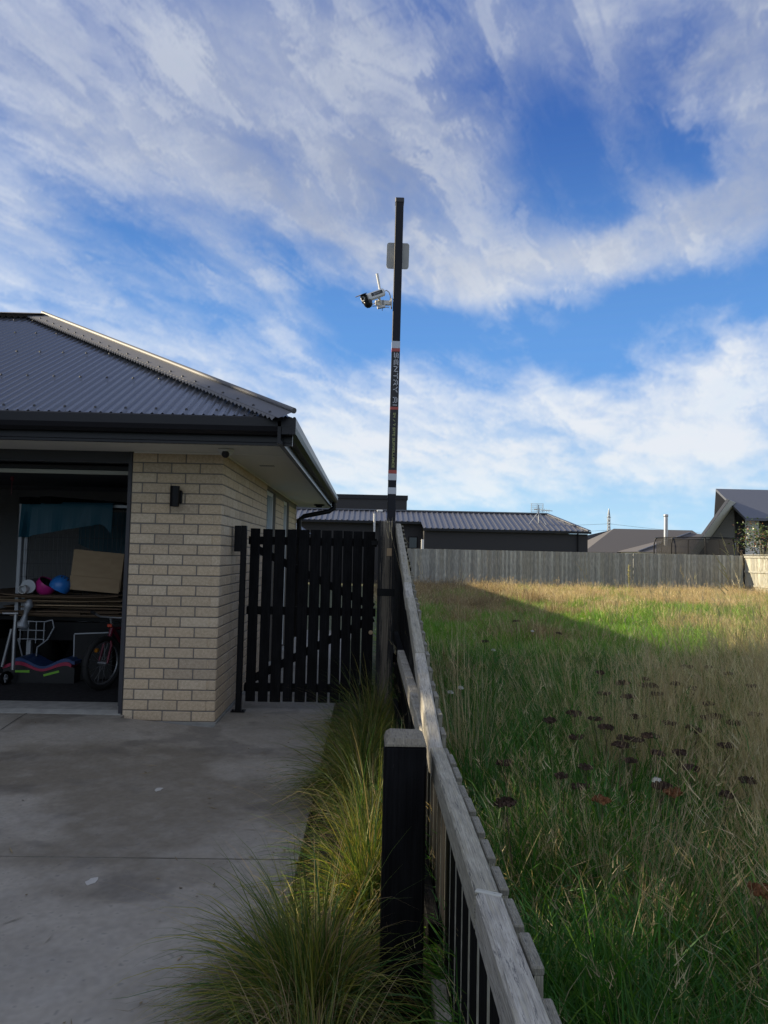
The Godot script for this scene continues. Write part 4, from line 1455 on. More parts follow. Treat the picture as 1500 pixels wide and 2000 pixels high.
# ---------------------------------------------------------------- houses beyond the fence
func build_neighbours() -> void:
	var dark := plain(0.030, 0.029, 0.030, 0.8)
	var slate := plain(0.075, 0.080, 0.098, 0.4)
	slate.metallic_specular = 0.6
	var grey_roof := plain(0.085, 0.080, 0.080, 0.75)
	# --- long dark house with ribbed roof
	var h := thing("dark_house", "long low dark house with ribbed grey roof behind back fence", "house", Vector3.ZERO)
	var zr := -41.0
	var ze := -37.6
	var yr := on_z(900, 1001, zr).y
	var ye := on_z(1000, 1035, ze).y
	var rx0 := on_z(520, 1000, zr).x
	var rx1 := on_z(1068, 1004, zr).x
	var ex0 := on_z(827, 1032, ze).x
	var ex1 := on_z(1151, 1037, ze).x
	var s := 0.36
	var zl := lerpf(ze, zr, s)
	var yl := lerpf(ye, yr, s)
	var lx0 := on_z(560, 1020, zl).x
	var lx1 := on_z(822, 1024, zl).x
	var r := MB.new()
	var mid := Vector3(0, -20, -40)
	r.quad_from(Vector3(lx0, yl, zl), Vector3(lx1, yl, zl), Vector3(lx1, yr, zr), Vector3(lx0, yr, zr), mid)
	r.quad_from(Vector3(ex0, ye, ze), Vector3(ex1, ye, ze), Vector3(rx1, yr, zr), Vector3(ex0, yr, zr), mid)
	r.quad_from(Vector3(lx1, yl, zl), Vector3(ex0, ye, ze), Vector3(ex0, yr, zr), Vector3(lx1, yr, zr), mid)
	r.tri_from(Vector3(ex1, ye, ze), Vector3(rx1, yr, zr), Vector3(ex1, ye, 2.0 * zr - ze), mid)
	r.quad_from(Vector3(lx0, yr, zr), Vector3(rx1, yr, zr), Vector3(ex1, ye, 2.0 * zr - ze), Vector3(lx0, ye, 2.0 * zr - ze), mid)
	var roof := part("roof", r, slate, h)
	var ribs := MB.new()
	var x := lx0
	while x < ex1 - 0.1:
		var lo_y := ye if x > ex0 else yl
		var lo_z := ze if x > ex0 else zl
		var top := 1.0
		if x > rx1:
			top = (ex1 - x) / (ex1 - rx1)
		var a := Vector3(x, lo_y + 0.012, lo_z)
		var b := Vector3(x, lo_y + 0.012, lo_z).lerp(Vector3(x, yr + 0.012, zr), 1.0)
		if top < 1.0:
			b = a.lerp(b, top)
		ribs.bar(a, b, 0.07, 0.05)
		x += 0.30
	part("roof_rib", ribs, slate, roof).set_meta("kind", "stuff")
	var cap := MB.new()
	cap.bar(Vector3(lx0, yr + 0.04, zr), Vector3(rx1, yr + 0.04, zr), 0.3, 0.07)
	cap.bar(Vector3(rx1, yr + 0.04, zr), Vector3(ex1, ye + 0.04, ze), 0.2, 0.06)
	part("ridge_cap", cap, slate, roof)
	var g := MB.new()
	g.box(Vector3(ex0, ye - 0.13, ze - 0.02), Vector3(ex1 + 0.08, ye - 0.01, ze + 0.11))
	part("gutter", g, M.gutter, h)
	var g2 := MB.new()
	g2.box(Vector3(lx0, yl - 0.13, zl - 0.02), Vector3(lx1, yl - 0.01, zl + 0.11))
	part("gutter", g2, M.gutter, h)
	var w := MB.new()
	w.box(Vector3(ex0 + 0.05, -0.12, zr - 2.0), Vector3(ex1 - 0.05, ye - 0.14, ze - 0.12))
	part("wall", w, dark, h)
	var w2 := MB.new()
	w2.box(Vector3(lx0, -0.12, zr - 2.0), Vector3(ex0 + 0.049, yl - 0.14, zl - 0.3))
	part("wall", w2, dark, h)
	var pst := MB.new()
	pst.cbox(Vector3(on_z(825.5, 1050, ze + 0.05).x, 1.1, ze + 0.05), Vector3(0.14, 2.44, 0.1), 0.01)
	part("corner_post", pst, M.soffit, h)
	var dpp := MB.new()
	dpp.tube([Vector3(ex1 - 0.6, ye - 0.1, ze - 0.05), Vector3(ex1 - 0.6, -0.1, ze - 0.05)], 0.04, 8)
	part("downpipe", dpp, M.black_metal, h)
	var wn := MB.new()
	var wa := on_z(797, 1072, zl - 0.28)
	var wb := on_z(816, 1048, zl - 0.28)
	wn.box(Vector3(wa.x, wa.y, zl - 0.30), Vector3(wb.x, wb.y, zl - 0.27))
	var win := part("window", wn, M.black_metal, h)
	var pn := MB.new()
	pn.box(Vector3(wa.x + 0.06, wa.y + 0.06, zl - 0.269), Vector3(wb.x - 0.06, wb.y - 0.06, zl - 0.262))
	part("pane", pn, M.lens, win)
	# white pipe rising by the gate post
	var vp := MB.new()
	var v0 := on_z(731, 1040, zl + 0.12)
	vp.tube([v0, on_z(731.5, 1003, zl + 0.12)], 0.055, 10)
	part("vent_pipe", vp, M.white_plastic, h)
	var cowl := MB.new()
	cowl.cbox(on_z(742, 998, zr + 0.1), Vector3(0.35, 0.12, 0.3), 0.03)
	part("roof_vent", cowl, M.white_plastic, h)
	# --- flat parapet block behind it
	var pb := thing("parapet_block", "dark flat-topped block rising behind the ribbed roof", "building", Vector3.ZERO)
	var za := -47.0
	var pa := on_z(640, 966, za)
	var pe := on_z(795, 968, za)
	var m1 := MB.new()
	m1.box(Vector3(pa.x - 4.0, -0.12, za - 6.0), Vector3(pe.x, pe.y - 0.28, za))
	part("wall", m1, dark, pb)
	var m2 := MB.new()
	m2.box(Vector3(pa.x - 4.0, pe.y - 0.279, za - 6.0), Vector3(pe.x + 0.06, pe.y, za + 0.06))
	part("parapet_cap", m2, M.gutter, pb)
	# --- aerial on the roof
	var q := lerpf(ze, zr, 0.42)
	var foot := Vector3(on_z(1052, 1034, q).x, lerpf(ye, yr, 0.42), q)
	var an := thing("roof_aerial", "thin metal television aerial on a tripod on the ribbed roof", "aerial", foot)
	var tip := on_z(1052, 986, q) - foot
	var mast := MB.new()
	mast.tube([Vector3(0, 0.0, 0), tip], 0.028, 8)
	part("mast", mast, M.galv, an)
	for d in [[-0.62, 0.3], [0.35, 0.32], [0.1, -0.5]]:
		var lg := MB.new()
		var zz: float = d[1]
		lg.tube([Vector3(d[0], -zz * 0.30 - 0.02, zz), tip * 0.62], 0.02, 6)
		part("leg", lg, M.galv, an)
	var boom := MB.new()
	boom.tube([tip + Vector3(-0.25, -0.25, 0), tip + Vector3(0.75, -0.33, 0.1)], 0.018, 6)
	part("boom", boom, M.galv, an)
	for k in 7:
		var el := MB.new()
		var c := tip + Vector3(-0.2 + 0.13 * k, -0.255 - 0.011 * k, 0)
		el.tube([c + Vector3(0, 0, -0.3), c + Vector3(0, 0, 0.3)], 0.012, 5)
		el.tube([c + Vector3(0, -0.10, 0), c + Vector3(0, 0.10, 0)], 0.012, 5)
		part("element", el, M.galv, an)
	var grid := MB.new()
	for k in 5:
		grid.tube([tip + Vector3(-0.42, 0.05 - 0.11 * k, -0.1), tip + Vector3(0.26, 0.05 - 0.11 * k, 0.1)], 0.013, 5)
	for k in 3:
		grid.tube([tip + Vector3(-0.4 + 0.32 * k, 0.07, 0), tip + Vector3(-0.4 + 0.32 * k, -0.42, 0)], 0.013, 5)
	part("reflector", grid, M.galv, an)

	# --- grey hip-roofed house
	var zg := -56.0
	var gh := thing("hip_house", "low house with broad plain grey hip roof beyond the fence", "house", Vector3.ZERO)
	var P := func(px: float, py: float, dz: float) -> Vector3: return on_z(px, py, zg + dz)
	var gr := MB.new()
	var ra: Vector3 = P.call(1199, 1032.5, -3.5)
	var rb: Vector3 = P.call(1352, 1035, -3.5)
	rb.y = ra.y
	var el1: Vector3 = P.call(1140, 1078, 0)
	var er1: Vector3 = P.call(1425, 1078, 0)
	er1.y = el1.y
	var bl := Vector3(el1.x, el1.y, zg - 7.0)
	var br := Vector3(er1.x, er1.y, zg - 7.0)
	var gm := Vector3(ra.x, -20, zg - 3)
	gr.quad_from(el1, er1, rb, ra, gm)
	gr.quad_from(bl, br, rb, ra, gm)
	gr.tri_from(el1, bl, ra, gm)
	gr.tri_from(er1, br, rb, gm)
	part("roof", gr, grey_roof, gh)
	var gw := MB.new()
	gw.box(Vector3(el1.x + 0.6, -0.12, zg - 6.4), Vector3(er1.x - 0.6, el1.y - 0.02, zg - 0.6))
	part("wall", gw, M.soffit, gh)
	var lw := MB.new()
	var k0: Vector3 = P.call(1140, 1047, -6)
	var k1: Vector3 = P.call(1190, 1036, -8)
	lw.quad_from(Vector3(k0.x - 4, k0.y - 2.2, zg - 5), Vector3(k1.x + 1, k0.y - 2.2, zg - 5), k1, k0, gm)
	part("rear_roof", lw, grey_roof, gh)
	var vr := MB.new()
	var va: Vector3 = P.call(1247, 1077.5, 4.5)
	var vb: Vector3 = P.call(1322, 1050, 1.5)
	var vc: Vector3 = P.call(1348, 1041, 0.4)
	var vd: Vector3 = P.call(1400, 1046, 0.4)
	var ve: Vector3 = P.call(1420, 1079, 4.5)
	vr.quad_from(va, ve, vd, vc, gm)
	vr.tri_from(va, vc, Vector3(va.x, va.y, zg - 0.5), gm)
	part("porch_roof", vr, grey_roof, gh)
	var vw := MB.new()
	vw.box(Vector3(va.x + 0.3, -0.12, zg - 0.59), Vector3(ve.x - 0.3, va.y - 0.02, zg + 4.2))
	part("porch_wall", vw, M.soffit, gh)
	var pk := MB.new()
	pk.tube([va + Vector3(0, 0.03, 0), vc + Vector3(0, 0.03, 0)], 0.07, 6)
	part("porch_hip_cap", pk, slate, gh)
	var fl := thing("flue", "shiny steel chimney flue standing above the grey roofs", "flue", P.call(1300, 1075, 3.0))
	var top: Vector3 = P.call(1300.5, 1009, 3.0) - fl.position
	var fb := MB.new()
	fb.tube([Vector3(0, -0.7, 0), top], 0.145, 16)
	part("pipe", fb, M.steel, fl)
	var fc := MB.new()
	fc.lathe([Vector2(0.0, 0.0), Vector2(0.17, 0.0), Vector2(0.17, 0.16), Vector2(0.0, 0.2)], 16, Transform3D(Basis(), top + Vector3(0, 0.001, 0)))
	part("cowl", fc, M.steel, fl)

	# --- gabled weatherboard house on the right
	var gz := -43.0
	var wh := thing("gable_house", "dark weatherboard gable house with steep overhanging roof", "house", Vector3.ZERO)
	var Q := func(cx: float, cy: float, z: float) -> Vector3: return on_z(1100 + cx / 3.75, 930 + cy / 3.75, z)
	var boards := plain(0.17, 0.165, 0.15, 0.8)
	# the gable wall is turned towards the lot: local x runs along it, local z points out of it
	var fo := Vector3(-0.6, 0, 0.8)
	var T := Transform3D(Basis(Vector3(0.8, 0, 0.6), Vector3.UP, fo), Q.call(1255, 300, gz))
	T.origin.y = -0.12
	var W := func(cx: float, cy: float) -> Vector3:
		var d := ray(1100 + cx / 3.75, 930 + cy / 3.75)
		return T.affine_inverse() * (EYE + d * ((T.origin - EYE).dot(fo) / d.dot(fo)))
	var apex: Vector3 = W.call(1255, 215)
	var wl: Vector3 = W.call(1080, 455)
	var slope := (apex.y - wl.y) / (apex.x - wl.x)
	var wr: Vector3 = W.call(1255, 400)
	var low := wl.x - 1.6
	var ly := apex.y - (apex.x - low) * slope
	var bh := 0.17
	var y := 0.0
	var core := MB.new()
	core.box(Vector3(low + 0.05, 0.0, -9.0), Vector3(wr.x - 0.1, maxf(ly, 0.5), -0.06))
	part("wall", core, boards, wh, T)
	# weatherboards, each lapped over the one below
	while y < apex.y - 0.1:
		var xl := maxf(apex.x - (apex.y - y) / slope + 0.02, low)
		var xr := wr.x
		if xl < xr - 0.05:
			var b := MB.new()
			var xt := minf(xl + (bh / slope if xl > low + 0.01 else 0.0), xr - 0.01)
			b.hexa([Vector3(xl, y, -0.05), Vector3(xr, y, -0.05), Vector3(xr, y, 0.024), Vector3(xl, y, 0.024),
				Vector3(xt, y + bh - 0.004, -0.05), Vector3(xr, y + bh - 0.004, -0.05), Vector3(xr, y + bh - 0.004, 0.0), Vector3(xt, y + bh - 0.004, 0.0)])
			part("weatherboard", b, boards, wh, T)
		y += bh
	# dark glazed panel right of the boards
	var gb: Vector3 = W.call(1335, 240)
	var gp := MB.new()
	gp.box(Vector3(wr.x + 0.001, 0.0, -9.0), Vector3(gb.x, gb.y, -0.25))
	part("dark_panel", gp, dark, wh, T)
	var rw := MB.new()
	rw.box(Vector3(gb.x + 0.001, 0.0, -9.0), Vector3(gb.x + 0.75, gb.y - 0.35, 0.2))
	part("pale_pier", rw, M.soffit, wh, T)
	var rw2 := MB.new()
	rw2.box(Vector3(gb.x + 0.751, 0.0, -9.0), Vector3(gb.x + 5.0, gb.y - 0.6, 0.1))
	part("front_wall", rw2, dark, wh, T)
	# left roof slope: a slab whose pale underside shows past the wall
	var dirv := Vector3(apex.x - wl.x, apex.y - wl.y, 0).normalized()
	var nrm := Vector3(-dirv.y, dirv.x, 0)
	var a0 := apex + dirv * 0.2
	var a1 := apex - dirv * ((apex.y - ly) / dirv.y + 0.6)
	var slabf := func(lo: float, hi: float, zf: float, zb: float) -> MB:
		var b := MB.new()
		b.hexa([a1 + nrm * lo + Vector3(0, 0, zf), a0 + nrm * lo + Vector3(0, 0, zf), a0 + nrm * lo + Vector3(0, 0, zb), a1 + nrm * lo + Vector3(0, 0, zb),
			a1 + nrm * hi + Vector3(0, 0, zf), a0 + nrm * hi + Vector3(0, 0, zf), a0 + nrm * hi + Vector3(0, 0, zb), a1 + nrm * hi + Vector3(0, 0, zb)])
		return b
	part("left_roof", slabf.call(0.05, 0.2, 2.1, -9.0), slate, wh, T)
	part("verge_soffit", slabf.call(0.02, 0.048, 2.02, 0.03), M.soffit, wh, T)
	# main roof plane facing the lot, its verge raked back
	var A: Vector3 = Q.call(1118, 92, gz - 1.5)
	var B: Vector3 = Q.call(2600, 92, gz - 1.5)
	B.y = A.y
	var D: Vector3 = Q.call(1335, 305, gz + 1.6)
	var C2: Vector3 = Vector3(B.x, D.y, D.z)
	var mr := MB.new()
	var t := Vector3(0, -0.16, 0)
	mr.hexa([A + t, B + t, C2 + t, D + t, A, B, C2, D])
	part("main_roof", mr, slate, wh)
	var bk := MB.new()
	var E2 := Vector3(A.x + 3.0, D.y, gz - 8.0)
	mr = MB.new()
	mr.hexa([A + t + Vector3(0, 0, -0.01), B + t + Vector3(0, 0, -0.01), Vector3(B.x, D.y, gz - 8.0) + t, E2 + t, A + Vector3(0, 0, -0.01), B + Vector3(0, 0, -0.01), Vector3(B.x, D.y, gz - 8.0), E2])
	part("rear_roof", mr, slate, wh)

	# --- trampoline behind the fence
	var tz := -37.3
	var tl := on_z(1297, 1080, tz)
	var tr := on_z(1452, 1080, tz)
	var cx := (tl.x + tr.x) * 0.5
	var rad := (tr.x - tl.x) * 0.5
	var ty := on_z(1370, 1050, tz).y
	var tm := thing("trampoline", "round trampoline with black safety net behind back fence", "trampoline", Vector3(cx, -0.12, tz - rad * 0.4))
	var mat := MB.new()
	mat.lathe([Vector2(0.0, 0.86), Vector2(rad, 0.86), Vector2(rad, 0.80), Vector2(0.0, 0.80)], 32)
	part("mat", mat, M.black_plastic, tm)
	var ring := MB.new()
	ring.ring(Vector3(0, ty + 0.10, 0), Vector3.UP, rad * 0.98, 0.022, 40, 6)
	part("top_ring", ring, M.black_metal, tm)
	for k in 8:
		var an2 := TAU * (k + 0.3) / 8.0
		var dd := Vector3(cos(an2), 0, sin(an2))
		var pl := MB.new()
		pl.tube([dd * rad + Vector3(0, 0.0, 0), dd * rad * 1.03 + Vector3(0, 1.2, 0), dd * rad * 1.02 + Vector3(0, ty - 0.25, 0), dd * rad * 0.97 + Vector3(0, ty + 0.10, 0)], 0.034, 8)
		part("net_pole", pl, M.black_metal, tm)
	var net_m := plain(0.012, 0.012, 0.013, 0.8)
	net_m.albedo_color.a = 0.55
	net_m.transparency = BaseMaterial3D.TRANSPARENCY_ALPHA
	var net := MB.new()
	var np := []
	for k in 2:
		np.append(Vector2(rad * 0.96, 0.88 + k * (ty - 0.80)))
	net.lathe(np, 40)
	part("safety_net", net, net_m, tm)

	# --- planting behind the fence, after an added unseen tree that shades the near field
	leafy("added_shade_tree", "broad dense tree added out of view to shade the near field", "tree", Vector3(-14.2, -0.12, -7.0), 2.0, 8.4, 2.6, 9000, 0.42, true, 44)
	leafy("magnolia_tree", "magnolia with bronze-backed glossy leaves behind the return fence", "tree", Vector3(20.3, -0.12, -36.2), 1.5, 2.5, 2.1, 1900, 0.15, true, 41)
	leafy("garden_shrub", "low bright green shrub showing above fence beside trampoline net", "shrub", Vector3(on_z(1381, 1078, -35.2).x, -0.12, -35.2), 0.62, 1.35, 0.66, 700, 0.06, false, 42)
	leafy("garden_shrub", "small dark green shrub showing above fence under steel flue", "shrub", Vector3(on_z(1288, 1078, -35.2).x, -0.12, -35.2), 0.38, 1.45, 0.5, 420, 0.06, false, 43)

	# --- transmission tower and its lines far behind
	var pz := -400.0
	var base := on_z(1189, 1095, pz)
	var py := thing("transmission_tower", "distant steel lattice transmission tower above the roofs", "tower", Vector3(base.x, -0.12, pz))
	var H := on_z(1190, 993, pz).y
	var leg := MB.new()
	var hw := func(yy: float) -> float: return lerpf(3.2, 0.55, clampf(yy / (H * 0.62), 0, 1)) if yy < H * 0.86 else lerpf(0.55, 0.06, (yy - H * 0.86) / (H * 0.14))
	for sx in [-1, 1]:
		for sz in [-1, 1]:
			var pts := []
			for k in 13:
				var yy := H * k / 12.0
				pts.append(Vector3(sx * hw.call(yy), yy, sz * hw.call(yy)))
			leg.tube(pts, 0.16, 5)
	part("leg", leg, M.galv, py)
	var br2 := MB.new()
	for k in 16:
		var ya := H * k / 16.0
		var yb := H * (k + 1) / 16.0
		var wa2: float = hw.call(ya)
		var wb2: float = hw.call(yb)
		for sz in [-1, 1]:
			br2.tube([Vector3(-wa2, ya, sz * wa2), Vector3(wb2, yb, sz * wb2)], 0.10, 4)
			br2.tube([Vector3(wa2, ya, sz * wa2), Vector3(-wb2, yb, sz * wb2)], 0.10, 4)
			br2.tube([Vector3(sz * wa2, ya, -wa2), Vector3(sz * wb2, yb, wb2)], 0.10, 4)
	part("bracing", br2, M.galv, py)
	for k in 3:
		var ar := MB.new()
		var ay := H * (0.60 + 0.12 * k)
		ar.tube([Vector3(-1.3, ay, 0), Vector3(1.3, ay, 0)], 0.13, 5)
		part("cross_arm", ar, M.galv, py)
	var wire_m := plain(0.20, 0.21, 0.22, 0.7)
	for k in 4:
		var ay := H * (0.60 + 0.12 * (k % 2)) - 0.1
		var ln := MB.new()
		var pts2 := []
		var sgn := -1.0 if k < 2 else 1.0
		for i in 21:
			var u := i / 20.0
			pts2.append(Vector3(base.x + sgn * (1.3 + u * 240.0), ay - 0.12 - 34.0 * u * (1.0 - u) * 0.55, pz - u * 60.0 * sgn))
		ln.tube(pts2, 0.075, 4)
		single("power_line", ln, wire_m, "thin distant power line strung from the lattice tower", "cable", "power lines of the tower")

func leafy(called: String, label: String, cat: String, at: Vector3, rad: float, mid_y: float, hh: float, count: int, size: float, bronze: bool, sd: int) -> void:
	var rng := RandomNumberGenerator.new()
	rng.seed = sd
	var t := thing(called, label, cat, at)
	var tr := MB.new()
	var tips := []
	tr.tube([Vector3.ZERO, Vector3(0.03, mid_y * 0.45, 0.02), Vector3(-0.02, mid_y, 0)], [0.075, 0.06, 0.035] if bronze else [0.03, 0.025, 0.012], 8)
	for k in 16:
		var an := rng.randf() * TAU
		var el := rng.randf_range(-0.1, 1.2)
		var d := Vector3(cos(an) * cos(el), sin(el), sin(an) * cos(el))
		var e := Vector3(0, mid_y, 0) + Vector3(d.x * rad, d.y * hh * 0.6, d.z * rad) * rng.randf_range(0.55, 0.95)
		tips.append(e)
		tr.tube([Vector3(0, mid_y * rng.randf_range(0.4, 0.9), 0), Vector3(e.x * 0.5, lerpf(mid_y * 0.8, e.y, 0.5), e.z * 0.5), e], [0.03, 0.02, 0.008] if bronze else [0.012, 0.008, 0.004], 5)
	part("trunk", tr, M.fence_wood3, t)
	var lf := MB.new()
	for k in count:
		var c: Vector3 = tips[rng.randi() % tips.size()]
		var p := c + Vector3(rng.randfn() * rad * 0.2, rng.randfn() * hh * 0.15, rng.randfn() * rad * 0.2)
		var d := Vector3(rng.randfn(), rng.randfn() * 0.5 + 0.35, rng.randfn()).normalized()
		var s := d.cross(Vector3(rng.randfn(), rng.randfn(), rng.randfn())).normalized()
		var L := size * rng.randf_range(0.6, 1.2)
		var n := s.cross(d)
		var br := bronze and rng.randf() < 0.24
		lf.col = Color(0.12, 0.055, 0.02) if br else Color(0.035, 0.068, 0.018).lerp(Color(0.085, 0.12, 0.028), rng.randf())
		if not bronze:
			lf.col = Color(0.08, 0.14, 0.03).lerp(Color(0.16, 0.22, 0.06), rng.randf())
		var m1 := p + d * L * 0.4 - n * L * 0.06
		var w := L * 0.23
		lf.tri(p, m1 + s * w, m1)
		lf.tri(p, m1, m1 - s * w)
		var e2 := p + d * L
		lf.tri(m1, m1 + s * w, e2)
		lf.tri(m1, e2, m1 - s * w)
	var lm := StandardMaterial3D.new()
	lm.vertex_color_use_as_albedo = true
	lm.roughness = 0.35 if bronze else 0.6
	lm.backlight_enabled = true
	lm.backlight = Color(0.35, 0.4, 0.2)
	part("crown", lf, lm, t)

# ---------------------------------------------------------------- tussocks in the bed
func blade_material() -> StandardMaterial3D:
	var m := StandardMaterial3D.new()
	m.vertex_color_use_as_albedo = true
	m.roughness = 0.55
	m.backlight_enabled = true
	m.backlight = Color(0.95, 0.95, 0.75)
	return m

func tussock(at: Vector3, h: float, spread: float, count: int, sd: int, drift: Vector3, label: String) -> void:
	var rng := RandomNumberGenerator.new()
	rng.seed = sd
	var b := MB.new()
	# blades rise in sheaves that lean and droop together
	var sheaves := []
	for k in 26:
		var an := rng.randf() * TAU
		var lean := sqrt(rng.randf())
		sheaves.append([an, lean, rng.randf_range(0.75, 1.2), rng.randf_range(1.2, 3.0), rng.randf()])
	for k in count:
		var sh: Array = sheaves[rng.randi() % sheaves.size()]
		var an: float = sh[0] + rng.randfn() * 0.45
		var lean := clampf(sh[1] + rng.randfn() * 0.22, 0.0, 1.25)
		var out := Vector3(cos(an), 0, sin(an))
		var root := out * rng.randf() * 0.085 + Vector3(rng.randfn() * 0.025, 0, rng.randfn() * 0.025)
		var d := (Vector3.UP * (1.3 - lean * 0.75) + out * lean * spread + drift * rng.randf() + Vector3(rng.randfn(), 0, rng.randfn()) * 0.10).normalized()
		var L: float = h * sh[2] * rng.randf_range(0.6, 1.25)
		var r := fposmod(rng.randf() * 0.8 + sh[4] * 0.45, 1.0)
		if r < 0.60:
			b.col = Color(0.055, 0.105, 0.022).lerp(Color(0.14, 0.19, 0.036), rng.randf())
		elif r < 0.77:
			b.col = Color(0.22, 0.235, 0.045).lerp(Color(0.34, 0.30, 0.06), rng.randf())
		elif r < 0.95:
			b.col = Color(0.17, 0.115, 0.05).lerp(Color(0.40, 0.31, 0.17), rng.randf())
		else:
			b.col = Color(0.05, 0.14, 0.035)
		var dead := r > 0.77 and r < 0.95
		var side := d.cross(Vector3(rng.randfn(), 0.3, rng.randfn())).normalized()
		b.blade(root, d, L, rng.randf_range(0.0022, 0.0052) * (1.9 if r > 0.975 else 1.0), sh[3] * rng.randf_range(0.7, 1.4) * (1.4 if dead else 1.0), 7, side)
	# stray flowering stems thrown wide
	for k in 26:
		var an := rng.randf() * TAU
		var out := Vector3(cos(an), 0, sin(an))
		b.col = Color(0.26, 0.20, 0.10).lerp(Color(0.42, 0.34, 0.19), rng.randf())
		var d := (Vector3.UP * 0.8 + out * 0.8 + drift).normalized()
		b.blade(out * 0.05, d, h * rng.randf_range(1.3, 1.75), 0.0024, rng.randf_range(0.9, 1.6), 9, d.cross(Vector3.UP).normalized())
	# dead thatch lying at the foot
	for k in count / 4:
		var an := rng.randf() * TAU
		var out := Vector3(cos(an), 0, sin(an))
		b.col = Color(0.12, 0.085, 0.045).lerp(Color(0.30, 0.24, 0.15), rng.randf())
		var d := (out + Vector3.UP * rng.randf_range(0.15, 0.9) + Vector3(rng.randfn(), 0, rng.randfn()) * 0.3).normalized()
		b.blade(out * 0.08, d, h * rng.randf_range(0.4, 0.85), rng.randf_range(0.002, 0.004), rng.randf_range(1.2, 2.8), 5, d.cross(Vector3.UP + Vector3(rng.randfn(), 0, rng.randfn()) * 0.4).normalized())
	var floor_y := -at.y - 0.01
	for i in b.v.size():
		var p := b.v[i]
		if p.x + at.x < -0.29 and p.y + at.y < 0.012:
			b.v[i].y = 0.012 - at.y + absf(sin(p.x * 91.0 + p.z * 57.0)) * 0.012
		elif p.y < floor_y - 0.06:
			b.v[i].y = floor_y - 0.05
		# the fence holds the leaves back
		if p.x + at.x > 0.21:
			b.v[i].x = 0.21 - at.x - absf(sin(p.z * 71.0)) * 0.012
	var t := thing("tussock_grass", label, "ornamental grass", at, "tussocks in the bed")
	part("leaves", b, M.blade, t)

func build_tussocks() -> void:
	M.blade = blade_material()
	tussock(Vector3(-0.10, -0.05, -1.78), 0.40, 1.05, 1500, 1, Vector3(0.05, 0, 0.2), "coarse tussock spilling towards the foot of the black post")
	tussock(Vector3(-0.15, -0.05, -2.36), 0.50, 1.0, 2500, 2, Vector3(-0.12, 0, 0.0), "broad arching tussock spreading over the concrete drive edge")
	tussock(Vector3(0.04, -0.05, -3.02), 0.56, 0.7, 1300, 3, Vector3(0.12, 0.1, 0.0), "upright yellow-green tussock behind the squat black fence post")
	tussock(Vector3(0.06, -0.05, -3.62), 0.50, 0.7, 1100, 4, Vector3(0.0, 0, 0.0), "sunlit tussock midway along the planting bed")
	tussock(Vector3(-0.02, -0.05, -4.40), 0.56, 0.9, 1400, 5, Vector3(-0.12, 0, 0.1), "dark tussock reaching out over the paved path")
	tussock(Vector3(0.03, -0.05, -5.10), 0.52, 0.9, 1200, 6, Vector3(0.0, 0, 0.0), "tussock under the sloping rail of the fence")
	tussock(Vector3(0.05, -0.05, -5.80), 0.55, 0.9, 1200, 7, Vector3(-0.1, 0, 0.0), "tussock growing against the old gate post")

# ---------------------------------------------------------------- the lot
func tuft(sd: int, blades: int, h: float, wid: float, spread: float, rad: float, segs: int, cols: Array, seed_heads: float, droop := 1.9) -> Mesh:
	var rng := RandomNumberGenerator.new()
	rng.seed = sd
	var b := MB.new()
	for k in blades:
		var an := rng.randf() * TAU
		var out := Vector3(cos(an), 0, sin(an))
		var root := out * rad * sqrt(rng.randf())
		var d := (Vector3.UP + Vector3(rng.randfn(), 0, rng.randfn()) * spread * 0.5 + out * spread * 0.35).normalized()
		var pair: Array = cols[rng.randi() % cols.size()]
		b.col = pair[0].lerp(pair[1], rng.randf())
		var L := h * rng.randf_range(0.5, 1.15)
		var side := d.cross(Vector3(rng.randfn(), 0.2, rng.randfn())).normalized()
		if rng.randf() < seed_heads:
			# a straw with a feathery head
			L *= 1.25
			b.blade(root, d, L, wid * 0.55, 0.35, segs, side)
			var tip := b.v[b.v.size() - 1]
			for q in 5:
				var o := Vector3(rng.randfn(), rng.randf() * 1.6 - 0.6, rng.randfn()) * 0.012
				var dd := (d + Vector3(rng.randfn(), 0, rng.randfn()) * 0.45).normalized()
				b.blade(tip - d * 0.07 * q / 5.0 + o, dd, 0.05, wid * 0.9, 0.6, 1, side)
		else:
			b.blade(root, d, L, wid, rng.randf_range(0.2, 1.0) * droop, segs, side)
	return b.mesh()

func scatter(called: String, m: Mesh, list: Array) -> void:
	var mm := MultiMesh.new()
	mm.transform_format = MultiMesh.TRANSFORM_3D
	mm.use_colors = true
	mm.mesh = m
	mm.instance_count = list.size()
	for i in list.size():
		mm.set_instance_transform(i, list[i][0])
		mm.set_instance_color(i, list[i][1])
	var o := MultiMeshInstance3D.new()
	o.name = called
	o.multimesh = mm
	o.material_override = M.field_blade
	field_root.add_child(o, true)

